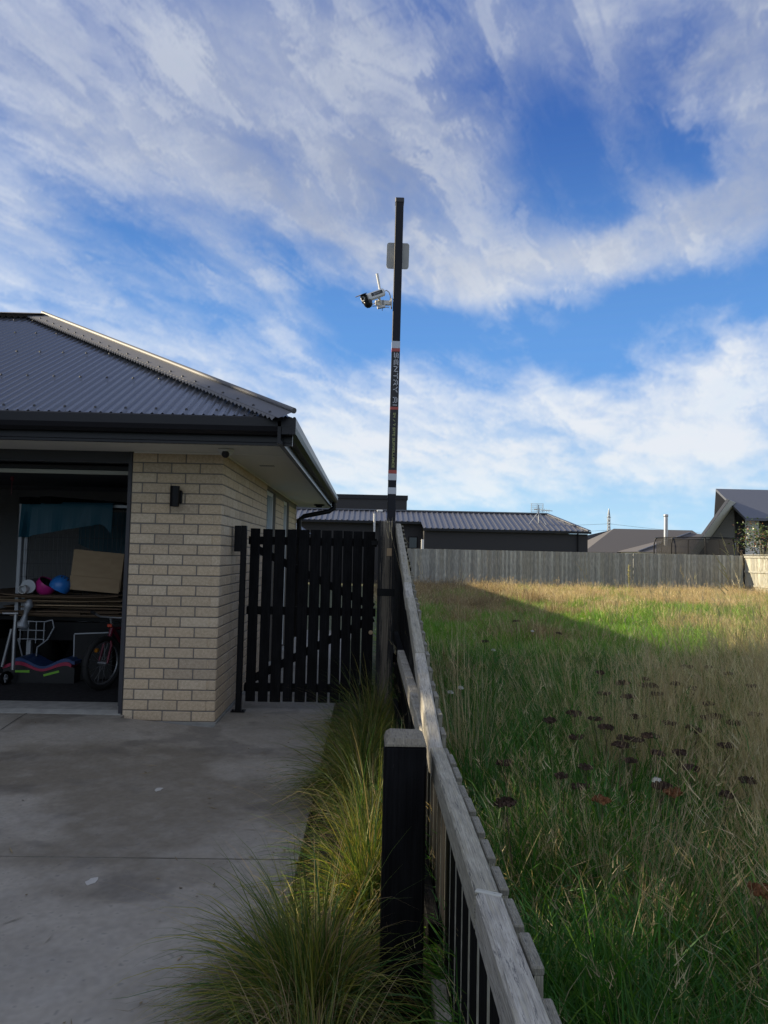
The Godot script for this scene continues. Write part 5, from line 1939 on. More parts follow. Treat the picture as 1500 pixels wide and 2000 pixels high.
var field_root: Node3D
func build_field() -> void:
	var fm := blade_material()
	fm.backlight = Color(0.95, 0.95, 0.72)
	M.field_blade = fm
	field_root = Node3D.new()
	field_root.name = "meadow_grass"
	add_child(field_root)
	meta(field_root, "uncut green and straw-coloured grass filling the fenced lot", "grass", "", "stuff")
	var green := [[Color(0.050, 0.16, 0.018), Color(0.10, 0.26, 0.032)], [Color(0.085, 0.20, 0.026), Color(0.16, 0.29, 0.045)], [Color(0.038, 0.13, 0.032), Color(0.07, 0.21, 0.045)]]
	var straw := [[Color(0.46, 0.38, 0.23), Color(0.66, 0.57, 0.38)], [Color(0.34, 0.26, 0.15), Color(0.54, 0.43, 0.27)]]
	var sunlit_green := [[Color(0.085, 0.23, 0.022), Color(0.15, 0.34, 0.04)], [Color(0.15, 0.28, 0.035), Color(0.25, 0.37, 0.06)]]  # far green, its colour brightened to stand for sunlight on the lot
	var pale := [[Color(0.48, 0.38, 0.23), Color(0.68, 0.56, 0.37)], [Color(0.40, 0.30, 0.18), Color(0.58, 0.45, 0.29)]]
	var mixed := green + straw + straw
	var brown := [[Color(0.16, 0.11, 0.06), Color(0.28, 0.21, 0.125)], [Color(0.24, 0.165, 0.10), Color(0.38, 0.28, 0.18)]]
	var meshes := {}
	for k in 3:
		meshes["green%d" % k] = tuft(200 + k, 40, 0.50, 0.0092, 0.9, 0.08, 5, green, 0.0, 2.2)
		meshes["straw%d" % k] = tuft(210 + k, 30, 0.66, 0.0042, 0.34, 0.09, 5, straw, 0.40, 0.8)
		meshes["mixed%d" % k] = tuft(220 + k, 46, 0.50, 0.0050, 0.7, 0.10, 5, mixed, 0.15)
		meshes["fgreen%d" % k] = tuft(230 + k, 40, 0.32, 0.011, 0.9, 0.19, 3, sunlit_green, 0.0)
		meshes["fstraw%d" % k] = tuft(240 + k, 38, 0.40, 0.008, 0.8, 0.20, 3, pale, 0.2)
		meshes["fbrown%d" % k] = tuft(250 + k, 44, 0.40, 0.009, 0.8, 0.18, 3, brown, 0.1)
	for k in 3:
		meshes["stalk%d" % k] = tuft(260 + k, 14, 0.80, 0.0050, 0.28, 0.10, 6, straw, 0.75, 0.5)
	var lists := {}
	for k in meshes:
		lists[k] = []
	var rng := RandomNumberGenerator.new()
	rng.seed = 77
	var nz := FastNoiseLite.new()
	nz.seed = 9
	nz.frequency = 0.28
	nz.fractal_octaves = 3
	var nz2 := FastNoiseLite.new()
	nz2.seed = 10
	nz2.frequency = 0.9
	var put := func(kind: String, x: float, z: float, sc: float, tall: float, lean_to: Vector2) -> void:
		if x < 0.34 or x > 17.98 or z < -33.88:
			return
		var bs := Basis(Vector3.UP, rng.randf() * TAU).scaled(Vector3(sc, sc * tall, sc))
		var lean := Basis(Vector3.FORWARD, lean_to.x + rng.randfn() * 0.10) * Basis(Vector3.RIGHT, lean_to.y + rng.randfn() * 0.10)
		var v := rng.randf_range(0.7, 1.2)
		lists[kind + str(rng.randi() % 3)].append([Transform3D(lean * bs, Vector3(x, -0.125, z)), Color(v * rng.randf_range(0.94, 1.06), v, v * rng.randf_range(0.9, 1.05))])
	var dry_near := func(x: float, z: float) -> float:
		var a := nz.get_noise_2d(x * 2.2, z * 2.2)
		return (x - 0.55) / maxf(-z, 1.2) * 2.6 - 0.74 + a * 1.9 + nz2.get_noise_2d(x * 2.0, z * 2.0) * 0.6 - 0.45 * smoothstep(-3.8, -6.0, z)
	# near part: a low sward, and rank clumps standing out of it
	var n := 0
	while n < 2900:
		var z := -rng.randf_range(0.3, 9.0)
		if rng.randf() > (1.2 - z * 0.75) / 8.0:
			continue
		n += 1
		var x := 0.36 + rng.randf() * (1.2 - z * 0.75)
		put.call("mixed" if dry_near.call(x, z) > 0.3 or rng.randf() < 0.2 else "green", x, z, rng.randf_range(0.6, 0.95), rng.randf_range(0.8, 1.1), Vector2(rng.randfn(), rng.randfn()) * 0.15)
	n = 0
	while n < 980:
		var z := -rng.randf_range(0.5, 9.0)
		if rng.randf() > (1.2 - z * 0.75) / 8.0:
			continue
		n += 1
		var x := 0.42 + rng.randf() * (1.2 - z * 0.75)
		var dry: float = dry_near.call(x, z) + rng.randfn() * 0.16
		var r := rng.randf_range(0.07, 0.22)
		var hf := clampf(1.22 + rng.randfn() * 0.30, 0.6, 1.9) * (1.0 if dry > 0.05 else 0.88)
		var lean := Vector2(rng.randfn(), rng.randfn()) * 0.22
		if rng.randf() < 0.14:
			lean *= 3.0          # beaten down
		for q in rng.randi_range(5, 14):
			var dx := rng.randfn()
			var dz := rng.randfn()
			var fall := 1.0 - 0.16 * minf(dx * dx + dz * dz, 3.0)
			var kind := "green"
			if dry > 0.38:
				kind = ["straw", "straw", "straw", "stalk", "mixed"][rng.randi() % 5]
			elif dry > 0.05:
				kind = ["mixed", "mixed", "green", "straw"][rng.randi() % 4]
			elif rng.randf() < 0.1:
				kind = "mixed"
			put.call(kind, x + dx * r, z + dz * r, rng.randf_range(0.75, 1.1), hf * fall * (0.8 if x < 0.6 else 1.0), lean)
	# far part, the same with coarser tufts
	var dry_far := func(x: float, z: float) -> float:
		var d := nz.get_noise_2d(x * 0.62 + 40.0, z * 1.05) * 2.2 + nz2.get_noise_2d(x * 0.5, z * 0.9) * 0.9
		# the rank brown strip along the far left, a greener belt in the middle, tan along the back fence
		d += 0.75 * exp(-pow((x - 3.2) / 2.6, 2.0)) * smoothstep(-13.0, -22.0, z)
		d -= 0.16 + 0.72 * exp(-pow((z + 12.5) / 5.5, 2.0))
		return d + 0.70 * smoothstep(-19.0, -27.0, z)
	n = 0
	while n < 9000:
		var z := -rng.randf_range(7.5, 33.85)
		var x := 0.4 + rng.randf() * 17.5
		if x > 4.5 - z * 0.72:
			continue
		n += 1
		put.call("fstraw" if dry_far.call(x, z) > 0.25 else "fgreen", x, z, rng.randf_range(0.7, 1.0), rng.randf_range(0.4, 0.7), Vector2(rng.randfn(), rng.randfn()) * 0.1)
	n = 0
	while n < 1900:
		var z := -rng.randf_range(7.0, 33.6)
		var x := 0.5 + rng.randf() * 17.3
		if x > 4.5 - z * 0.72:
			continue
		n += 1
		var dry: float = dry_far.call(x, z) + rng.randfn() * 0.10
		var r := rng.randf_range(0.16, 0.50)
		var hf := clampf(0.98 + rng.randfn() * 0.36, 0.4, 1.9)
		var lean := Vector2(rng.randfn(), rng.randfn()) * 0.2
		for q in rng.randi_range(6, 15):
			var dx := rng.randfn()
			var dz := rng.randfn()
			var kind := "fgreen"
			if dry > 0.28:
				kind = "fbrown" if x < 5.5 and rng.randf() < 0.7 else "fstraw"
			elif dry > 0.12:
				kind = ["fstraw", "fgreen", "fbrown"][rng.randi() % 3]
			elif rng.randf() < 0.05:
				kind = "fstraw"
			put.call(kind, x + dx * r, z + dz * r, rng.randf_range(0.75, 1.15), hf * (1.0 - 0.14 * minf(dx * dx + dz * dz, 3.0)), lean)
	for k in lists:
		scatter("grass_tuft", meshes[k], lists[k])

func yarrow_mesh(sd: int, cols: Array, head: float, h: float) -> Array:
	var rng := RandomNumberGenerator.new()
	rng.seed = sd
	var stem := MB.new()
	stem.tube([Vector3.ZERO, Vector3(0.012, h * 0.5, 0.0), Vector3(0, h * 0.86, 0.01)], [0.003, 0.0024, 0.0018], 5)
	var fl := MB.new()
	for k in 26:
		var an := k * 2.4
		var rr := head * sqrt((k + 0.5) / 26.0)
		var p := Vector3(cos(an) * rr, h + 0.010 - rr * rr * 3.0 + rng.randf_range(-0.006, 0.006), sin(an) * rr)
		if k % 5 == 0:
			stem.tube([Vector3(0, h * 0.86, 0.01), Vector3(p.x * 0.6, h * 0.94, p.z * 0.6), p], 0.0009, 3, false)
		for q in 7:
			fl.col = cols[0].lerp(cols[1], rng.randf())
			var d := Vector3(rng.randfn(), rng.randf() * 0.7, rng.randfn()).normalized()
			var c := p + d * 0.004
			var s := d.cross(Vector3(rng.randfn(), rng.randfn(), rng.randfn())).normalized()
			var u := s.cross(d)
			var w := 0.0062
			fl.quad(c - s * w - u * w, c + s * w - u * w, c + s * w + u * w + d * 0.004, c - s * w + u * w)
	return [stem.mesh(), fl.mesh()]

func build_small_things() -> void:
	var rng := RandomNumberGenerator.new()
	rng.seed = 55
	var petal := StandardMaterial3D.new()
	petal.vertex_color_use_as_albedo = true
	petal.roughness = 0.9
	var stem_m := plain(0.10, 0.075, 0.045, 0.9)
	var sets := []
	for k in 3:
		sets.append(yarrow_mesh(300 + k, [Color(0.035, 0.021, 0.014), Color(0.085, 0.052, 0.034)], 0.026 + 0.007 * k, 0.50))
	var rust := yarrow_mesh(310, [Color(0.14, 0.055, 0.018), Color(0.22, 0.10, 0.040)], 0.034, 0.52)
	var white := yarrow_mesh(311, [Color(0.55, 0.55, 0.50), Color(0.68, 0.68, 0.64)], 0.018, 0.45)
	var spots := [[1255, 1325], [1246, 1336], [1262, 1334], [1215, 1440], [1235, 1446], [1205, 1452], [1230, 1485], [1140, 1498], [1358, 1502], [1396, 1542], [1300, 1412], [1404, 1396], [1330, 1418], [1142, 1440], [1262, 1436],
		[1172, 1310], [1290, 1355], [1215, 1330], [1350, 1340], [1385, 1400], [1440, 1410], [1395, 1300], [1460, 1520], [1300, 1530], [1330, 1470], [1185, 1355], [1240, 1360], [1395, 1375], [1160, 1405], [1190, 1420], [1280, 1470], [1425, 1455],
		[1330, 1550], [1100, 1512], [1155, 1540], [1005, 1562], [1460, 1740], [1080, 1400], [1120, 1390], [1310, 1330], [1470, 1340], [1340, 1300], [1440, 1315], [945, 1250], [1010, 1212], [1080, 1235], [990, 1490], [1245, 1400], [1370, 1425], [1475, 1395]]
	var i := 0
	for s in spots:
		var h := 0.42 if s[1] > 1480 else (0.46 if s[1] > 1380 else 0.5)
		var p := on_y(s[0], s[1], h)
		var y: Array = rust if i in [36, 32] else sets[i % 3]
		var t := thing("dry_yarrow", "dried yarrow with rust-orange flat flower head" if i in [36, 32] else "dried yarrow stalk with flat dark brown flower head", "weed", Vector3(p.x, -0.12, p.z), "rusty yarrow heads" if i in [36, 32] else "dried yarrow in the long grass")
		t.rotation = Vector3(rng.randfn() * 0.06, rng.randf() * TAU, rng.randfn() * 0.06)
		t.scale = Vector3.ONE * ((h + 0.14) / 0.53)
		place("stem", y[0], stem_m, t)
		place("flower_head", y[1], petal, t)
		i += 1
	var p0 := on_y(1175, 1556, 0.42)
	var rt := thing("dry_yarrow", "dried yarrow with rust-orange flat flower head", "weed", Vector3(p0.x, -0.12, p0.z), "rusty yarrow heads")
	place("stem", rust[0], stem_m, rt)
	place("flower_head", rust[1], petal, rt)
	for s in [[964, 1256], [1040, 1222], [900, 1324], [880, 1332], [1283, 1492]]:
		var p := on_y(s[0], s[1], 0.42)
		var t := thing("white_yarrow", "small white flower head among the long grass", "weed", Vector3(p.x, -0.12, p.z), "white flowers in the lot")
		place("stem", white[0], stem_m, t)
		place("flower_head", white[1], petal, t)
	# tall stalk against the back fence
	var st := MB.new()
	st.tube([Vector3(0, 0, 0), Vector3(0.03, 0.7, 0), Vector3(-0.02, 1.25, 0.02)], [0.02, 0.014, 0.006], 6)
	for k in 40:
		var yy := rng.randf_range(0.5, 1.3)
		st.tube([Vector3(0, yy, 0), Vector3(rng.randfn() * 0.05, yy + 0.08, rng.randfn() * 0.05)], [0.014, 0.006], 4)
	var p2 := on_z(1228, 1130, -32.5)
	var sk := thing("mullein_stalk", "single tall straw-coloured weed stalk before the back fence", "weed", Vector3(p2.x, -0.12, p2.z))
	part("stalk", st, plain(0.26, 0.24, 0.09, 0.9), sk)

	# lamp on the brick pillar
	var wl := thing("wall_lamp", "black tubular up-down wall lamp on the brick pillar", "lamp", Vector3(-1.628, 1.80, HZ + 0.004))
	var lb := MB.new()
	lb.lathe([Vector2(0.0, 0.004), Vector2(0.034, 0.004), Vector2(0.034, 0.0), Vector2(0.038, 0.0), Vector2(0.038, 0.17), Vector2(0.034, 0.17), Vector2(0.034, 0.165), Vector2(0.0, 0.165)], 20, Transform3D(Basis(), Vector3(0, 0, 0.075)))
	part("tube", lb, M.black_metal, wl)
	var lp := MB.new()
	lp.cbox(Vector3(0.012, 0.085, 0.015), Vector3(0.07, 0.11, 0.03), 0.008)
	lp.cbox(Vector3(0.006, 0.085, 0.04), Vector3(0.04, 0.05, 0.05), 0.006)
	part("bracket", lp, M.black_metal, wl)
	# dome camera under the soffit
	var dc := thing("dome_camera", "white turret camera with dark eye under the soffit", "camera", Vector3(-1.175, 2.2605, -5.72))
	var db := MB.new()
	db.lathe([Vector2(0.0, 0.0), Vector2(0.062, 0.0), Vector2(0.064, -0.012), Vector2(0.056, -0.024), Vector2(0.050, -0.026), Vector2(0.046, -0.04), Vector2(0.034, -0.055), Vector2(0.0, -0.064)], 28)
	part("housing", db, M.white_plastic, dc)
	var eye := MB.new()
	var ed := Vector3(0.10, -0.55, 0.8).normalized()
	var eb := Basis(ed.cross(Vector3.RIGHT).normalized(), ed, Vector3.ZERO)
	eb.z = eb.x.cross(eb.y)
	eye.lathe([Vector2(0.0, 0.050), Vector2(0.014, 0.051), Vector2(0.026, 0.048), Vector2(0.031, 0.042), Vector2(0.031, 0.02)], 20, Transform3D(eb, Vector3(0, -0.026, 0.006)))
	part("eye", eye, M.black_plastic, dc)
	var el := MB.new()
	el.lathe([Vector2(0.0, 0.053), Vector2(0.009, 0.052), Vector2(0.010, 0.050)], 14, Transform3D(eb, Vector3(0, -0.026, 0.006)))
	part("lens", el, M.lens, dc)
	# bits of dry leaf and grit on the concrete
	var lit := MB.new()
	for k in 260:
		var z := -rng.randf_range(0.6, 6.4)
		var x := -0.32 - absf(rng.randfn()) * (0.25 if k < 150 else 1.6)
		if x < -4.5 or (z < -5.9 and x < -1.15):
			continue
		var yy := drive_y(x, z) + 0.003
		var an := rng.randf() * TAU
		var L := rng.randf_range(0.004, 0.016) if k % 9 else rng.randf_range(0.02, 0.06)
		var d := Vector3(cos(an), 0, sin(an)) * L
		var s := Vector3(-sin(an), 0, cos(an)) * L * (0.35 if k % 9 else 0.06)
		lit.col = Color(0.10, 0.075, 0.045).lerp(Color(0.30, 0.24, 0.14), rng.randf())
		var c0 := Vector3(x, yy, z)
		lit.quad(c0 - d, c0 + s + Vector3(0, 0.002, 0), c0 + d + Vector3(0, 0.003, 0), c0 - s)
	var lo := part("leaf_litter", lit, petal, self)
	meta(lo, "scattered bits of dry leaf and grit on the concrete drive", "litter", "", "stuff")
	# two scraps on the concrete
	for k in 2:
		var q := on_y([310, 180][k], [1541, 1720][k], 0.003)
		var sp := MB.new()
		var pts := []
		for j in 11:
			var an := TAU * j / 11.0
			pts.append(Vector3(cos(an) * 0.028 * rng.randf_range(0.6, 1.1), 0.0012 + rng.randf() * 0.0006, sin(an) * 0.042 * rng.randf_range(0.5, 1.1)))
		for j in 11:
			sp.tri(Vector3(0, 0.0018, 0), pts[(j + 1) % 11], pts[j])
			sp.quad(pts[j], pts[(j + 1) % 11], pts[(j + 1) % 11] * Vector3(1, 0, 1), pts[j] * Vector3(1, 0, 1))
		var o := single("paint_splash", sp, M.splash, ["small dried white paint splash on drive nearer the house", "dried white paint splash on drive below the saw-cut joint"][k], "splash")
		o.position = Vector3(q.x, drive_y(q.x, q.z) + 0.001, q.z)

# ---------------------------------------------------------------- things in the garage
func build_garage_things() -> void:
	var rng := RandomNumberGenerator.new()
	rng.seed = 64
	var F := 0.098
	var G := func(px: float, py: float, z: float) -> Vector3: return on_z(px, py, z)
	# caged trailer carrying the load
	var t := thing("cage_trailer", "dark steel trailer with mesh cage parked in the garage", "trailer", Vector3(0, F, 0))
	var tz0 := -7.62
	var tz1 := -9.9
	var tx0 := -3.95
	var tx1 := -2.10
	var dk := MB.new()
	dk.cbox(Vector3((tx0 + tx1) * 0.5, 0.595, (tz0 + tz1) * 0.5), Vector3(tx1 - tx0, 0.05, tz0 - tz1), 0.006)
	part("deck", dk, M.black_metal, t)
	var sk := MB.new()
	sk.cbox(Vector3((tx0 + tx1) * 0.5 + 0.15, 0.46, tz0 - 0.05), Vector3(tx1 - tx0 - 0.3, 0.20, 0.04), 0.006)
	sk.cbox(Vector3(tx1 - 0.03, 0.46, (tz0 + tz1) * 0.5), Vector3(0.04, 0.20, tz0 - tz1 - 0.1), 0.006)
	sk.cbox(Vector3(tx0 + 0.03, 0.46, (tz0 + tz1) * 0.5), Vector3(0.04, 0.20, tz0 - tz1 - 0.1), 0.006)
	part("side_panel", sk, M.black_metal, t)
	for s in [0, 1]:
		var w := MB.new()
		var wx: float = [tx0 + 0.24, tx1 - 0.2][s]
		w.lathe([Vector2(0.14, -0.08), Vector2(0.26, -0.085), Vector2(0.30, -0.05), Vector2(0.305, 0.0), Vector2(0.30, 0.05), Vector2(0.26, 0.085), Vector2(0.14, 0.08)], 28, Transform3D(Basis(Vector3.BACK, PI * 0.5), Vector3(wx, 0.305, -8.6)))
		var ty := part("wheel", w, M.rubber, t)
		var rim := MB.new()
		rim.lathe([Vector2(0.0, 0.03), Vector2(0.06, 0.05), Vector2(0.14, 0.04), Vector2(0.14, -0.04), Vector2(0.0, -0.03)], 20, Transform3D(Basis(Vector3.BACK, PI * 0.5), Vector3(wx, 0.305, -8.6)))
		part("rim", rim, M.galv, ty)
	var ax := MB.new()
	ax.tube([Vector3(tx0 + 0.2, 0.305, -8.6), Vector3(tx1 - 0.2, 0.305, -8.6)], 0.03, 8)
	part("axle", ax, M.black_metal, t)
	var stand := MB.new()
	stand.bar(Vector3(-3.6, 0.0, tz0 - 0.1), Vector3(-3.6, 0.58, tz0 - 0.1), 0.045, 0.045)
	part("stand_leg", stand, M.galv, t)
	var posts := [[-3.715, tz0 - 0.03, 1.78], [-2.2, tz0 - 0.03, 1.78], [-3.15, tz1 + 0.6, 1.78], [-3.66, tz1 + 0.6, 1.30], [-2.3, tz1 + 0.6, 1.78]]
	for p in posts:
		var b := MB.new()
		b.bar(Vector3(p[0], 0.62, p[1]), Vector3(p[0], p[2], p[1]), 0.05, 0.035)
		if p[0] == -3.715:
			b.bar(Vector3(p[0] + 0.045, 0.62, p[1] - 0.03), Vector3(p[0] + 0.045, p[2], p[1] - 0.03), 0.025, 0.035)
		part("cage_post", b, M.galv, t)
	var tr := MB.new()
	tr.bar(Vector3(-3.74, 1.795, tz0 - 0.03), Vector3(-2.18, 1.795, tz0 - 0.03), 0.035, 0.03)
	tr.bar(Vector3(-3.7, 1.795, tz1 + 0.6), Vector3(-2.28, 1.795, tz1 + 0.6), 0.035, 0.03)
	part("cage_rail", tr, M.galv, t)
	var wires := MB.new()
	for zz in [tz0 - 0.03, tz1 + 0.6]:
		for k in 30:
			var x := -3.66 + k * 0.048
			wires.bar(Vector3(x, 0.62, zz), Vector3(x, 1.785, zz), 0.003, 0.003)
		for k in 8:
			wires.bar(Vector3(-3.7, 0.75 + k * 0.14, zz), Vector3(-2.2, 0.75 + k * 0.14, zz), 0.003, 0.003)
	part("cage_wire", wires, M.dark_frame, t).set_meta("kind", "stuff")
	# blue tarpaulin folded over the cage
	var ta := MB.new()
	var NX := 26
	var NV := 12
	var xa: float = G.call(44, 1000, tz0).x
	var xb: float = G.call(222, 1000, tz0).x
	var ytop: float = 1.835 + F
	var drop := func(u: float) -> float:
		return (0.36 if u < 0.14 else lerpf(0.34, 0.20, (u - 0.14) / 0.76)) if u < 0.9 else lerpf(0.20, 0.30, (u - 0.9) / 0.1)
	var pos := func(i: int, j: int) -> Vector3:
		var u := float(i) / NX
		var x := lerpf(xa, xb, u)
		var fold := sin(u * 31.0) * 0.006 + sin(u * 13.0 + 1.0) * 0.012
		if u < 0.16:
			fold += 0.03 * sin(u / 0.16 * TAU * 1.5)
		if j < 3:
			return Vector3(x, ytop - sin(u * 5.0) * 0.006 - 0.01 * absf(1.0 - j / 3.0) * sin(u * 9.0), tz0 - 0.34 + j * 0.11)
		if j < 5:
			return Vector3(x, ytop - [0.006, 0.03][j - 3], tz0 + [0.005, 0.03][j - 3])
		var q := float(j - 4) / (NV - 4)
		return Vector3(x + fold * 0.3, ytop - 0.03 - drop.call(u) * q, tz0 + 0.035 + fold * q * 1.4 + 0.02 * q)
	for i in NX:
		for j in NV:
			ta.quad_from(pos.call(i, j), pos.call(i + 1, j), pos.call(i + 1, j + 1), pos.call(i, j + 1), Vector3(-3.2, 1.0, tz0 - 0.6))
	single("blue_tarpaulin", ta, M.blue_tarp, "folded blue tarpaulin hanging over the trailer cage", "tarpaulin")
	var tb := MB.new()
	for i in 12:
		var u0 := i / 12.0
		var u1 := (i + 1) / 12.0
		var za := tz1 + 0.66 + 0.012 * sin(u0 * 20.0)
		var zb := tz1 + 0.66 + 0.012 * sin(u1 * 20.0)
		var p0 := Vector3(lerpf(-3.75, -2.5, u0), 1.82 + F, za)
		var p1 := Vector3(lerpf(-3.75, -2.5, u1), 1.82 + F, zb)
		tb.quad(p0 - Vector3(0, 0.42 + 0.18 * sin(u0 * 3.1), 0), p1 - Vector3(0, 0.42 + 0.18 * sin(u1 * 3.1), 0), p1, p0)
		tb.quad(p0, p1, p1 - Vector3(0, 0, 0.08), p0 - Vector3(0, 0, 0.08))
	single("blue_tarpaulin", tb, M.blue_tarp, "second blue sheet hanging on the rear of trailer cage", "tarpaulin")
	# dark boards on top of the cage
	for k in 2:
		var a: Vector3 = G.call([48, 88][k], [977, 976][k], -7.5)
		var e := Vector3([-2.75, -2.55][k], 1.97, -9.4)
		var b := MB.new()
		b.bar(a, e, 0.16, 0.07)
		single("dark_board", b, M.black_wood, ["long dark board lying on the trailer cage, jutting out furthest", "shorter dark board beside it on the trailer cage"][k], "board")
	# flattened cartons stacked on the deck
	var y := 0.722
	for k in 17:
		var w := rng.randf_range(1.0, 1.8)
		var d := rng.randf_range(0.7, 1.3)
		var th := rng.randf_range(0.004, 0.015)
		# a folded sheet: one corner curls, the front edge is not straight
		var b := MB.new()
		var n := 6
		var curl := rng.randf_range(-0.02, 0.035) if k > 10 else 0.0
		for i in n:
			var x0 := lerpf(-w * 0.5, w * 0.5, float(i) / n)
			var x1 := lerpf(-w * 0.5, w * 0.5, float(i + 1) / n)
			var c0 := absf(curl) * pow(absf(x0 / w * 2.0), 3.0)
			var c1 := absf(curl) * pow(absf(x1 / w * 2.0), 3.0)
			var f0 := d * 0.5 + rng.randf_range(-0.004, 0.004)
			b.hexa([Vector3(x0, -th * 0.5 + c0, -d * 0.5), Vector3(x1, -th * 0.5 + c1, -d * 0.5), Vector3(x1, -th * 0.5 + c1, f0), Vector3(x0, -th * 0.5 + c0, f0),
				Vector3(x0, th * 0.5 + c0, -d * 0.5), Vector3(x1, th * 0.5 + c1, -d * 0.5), Vector3(x1, th * 0.5 + c1, f0), Vector3(x0, th * 0.5 + c0, f0)])
		var o := single("flat_carton", b, M.cardboard if rng.randf() < 0.25 else M.dark_cardboard, "flattened brown cardboard carton in the stack on the trailer", "carton", "flattened cartons on the trailer")
		var cx := clampf(-3.1 + rng.randf_range(-0.5, 0.4), tx0 - 0.25 + w * 0.5, tx1 + 0.1 - w * 0.5)
		o.position = Vector3(cx, y + th * 0.5, -7.62 - d * 0.5 + rng.randf_range(-0.16, 0.14))
		o.rotation.y = rng.randf_range(-0.10, 0.10)
		y += th + rng.randf_range(0.001, 0.006)
	var top := y
	# open carton standing askew
	var c0: Vector3 = G.call(184, 1144, -7.57)
	var cb := thing("cardboard_box", "plain brown cardboard box tilted on the flattened cartons", "box", Vector3(c0.x, top + 0.03, -7.75))
	cb.rotation = Vector3(-0.02, 0.05, -0.075)
	var bb := MB.new()
	bb.cbox(Vector3(0, 0.215, 0), Vector3(0.51, 0.40, 0.36), 0.004)
	part("carton", bb, M.cardboard, cb)
	var lid := MB.new()
	lid.cbox(Vector3(-0.005, 0.285, 0.184), Vector3(0.52, 0.27, 0.005), 0.001)
	part("flap", lid, M.cardboard, cb)
	var lid2 := MB.new()
	lid2.cbox(Vector3(-0.012, 0.072, 0.187), Vector3(0.515, 0.148, 0.005), 0.001)
	part("flap", lid2, M.cardboard, cb)
	# helmets
	for k in 2:
		var m := plain([0.50, 0.03][k], [0.025, 0.20][k], [0.22, 0.60][k], 0.3)
		var p: Vector3 = G.call([90, 117][k], 1152, [-7.62, -7.55][k])
		var hm := thing(["pink_helmet", "blue_helmet"][k], ["glossy pink helmet lying upside down on stacked cartons", "glossy blue helmet resting on stacked cartons"][k], "helmet", Vector3(p.x, top + 0.085, p.z))
		hm.rotation = [Vector3(0.2, 0, 2.5), Vector3(0.1, 0.3, -0.5)][k]
		var s := MB.new()
		var pr := []
		for j in 12:
			var an := PI * 0.62 * j / 11.0
			pr.append(Vector2(sin(an) * 0.105, cos(an) * 0.115))
		pr.reverse()
		s.lathe(pr, 24)
		part("shell", s, m, hm)
		var inner := MB.new()
		var pr2 := []
		for j in 10:
			var an := PI * 0.60 * j / 9.0
			pr2.append(Vector2(sin(an) * 0.094, cos(an) * 0.102))
		inner.lathe(pr2, 20)
		part("liner", inner, M.black_plastic, hm)
		for q in 3:
			var ve := MB.new()
			ve.cbox(Vector3(-0.035 + 0.035 * q, 0.098, 0.04), Vector3(0.012, 0.02, 0.04), 0.004)
			part("vent", ve, M.black_plastic, hm)
	# rolled grey mat with a white tube
	var ra: Vector3 = G.call(49, 1147, -7.5)
	var rm := thing("rolled_mat", "grey rolled mat with white cardboard tube on cartons", "mat", Vector3(ra.x, top, -7.6))
	var ro := MB.new()
	ro.tube([Vector3(0.03, 0.075, 0.1), Vector3(-0.12, 0.075, -0.6)], 0.072, 16)
	part("roll", ro, M.galv, rm)
	var wt := MB.new()
	wt.tube([Vector3(0.0, 0.046, 0.16), Vector3(0.01, 0.046, -0.02)], 0.045, 18, false)
	wt.tube([Vector3(0.01, 0.046, -0.02), Vector3(0.0, 0.046, 0.16)], 0.038, 18, false)
	wt.ring(Vector3(0.0, 0.046, 0.16), Vector3(0, 0, 1), 0.0415, 0.0037, 20, 6)
	part("tube", wt, M.white_plastic, rm)
	# kick scooter
	var s0: Vector3 = G.call(12, 1322, -7.05)
	var sc := thing("kick_scooter", "silver kick scooter with dark wheels in the garage mouth", "scooter", Vector3(s0.x, F, -7.05))
	var L := func(px: float, py: float, dz := 0.0) -> Vector3: return on_z(px, py, -7.05 + dz) - sc.position
	for k in 2:
		var w := MB.new()
		var c: Vector3 = Vector3(0.0, 0.068, 0) if k == 0 else Vector3(-0.52, 0.068, -0.3)
		w.lathe([Vector2(0.04, -0.014), Vector2(0.062, -0.014), Vector2(0.068, 0.0), Vector2(0.062, 0.014), Vector2(0.04, 0.014)], 20, Transform3D(Basis(Vector3(0.5, 0, -0.87).normalized(), Vector3(0.87, 0, 0.5).cross(Vector3.UP).normalized(), Vector3.UP) * Basis(), c))
		var ty := part("wheel", w, M.rubber, sc)
		var hub := MB.new()
		for q in 6:
			var an := TAU * q / 6.0
			hub.bar(c + Vector3(-0.013, 0.0, 0.01), c + Vector3(-0.013 + cos(an) * 0.045 * 0.8, sin(an) * 0.045, 0.01 + cos(an) * 0.02), 0.01, 0.012)
		part("spokes", hub, M.galv, ty)
	var stem := MB.new()
	stem.tube([L.call(25, 1308), L.call(28, 1240), L.call(31, 1200)], 0.018, 12)
	part("stem", stem, M.steel, sc)
	var hb := MB.new()
	hb.tube([L.call(6, 1198), L.call(36, 1198)], 0.013, 10)
	part("handlebar", hb, M.steel, sc)
	var st := MB.new()
	st.tube([L.call(23, 1228, -0.1), L.call(4, 1302, -0.1)], 0.016, 10)
	part("folding_strut", st, M.steel, sc)
	var de := MB.new()
	de.bar(Vector3(-0.02, 0.075, -0.01), Vector3(-0.55, 0.085, -0.32), 0.11, 0.02)
	part("footboard", de, M.galv, sc)
	# moulded sled in pink, blue and lime
	var d0: Vector3 = G.call(80, 1333, -7.25)
	var sl := thing("plastic_sled", "dark moulded sled with wavy blue and pink rim, lime stripes", "sled", Vector3(d0.x, F, -7.25))
	var wave := func(u: float) -> float: return 0.15 + 0.03 * cos(u * 9.4 - 2.0) * (1.0 if absf(u - 0.5) < 0.42 else 0.6)
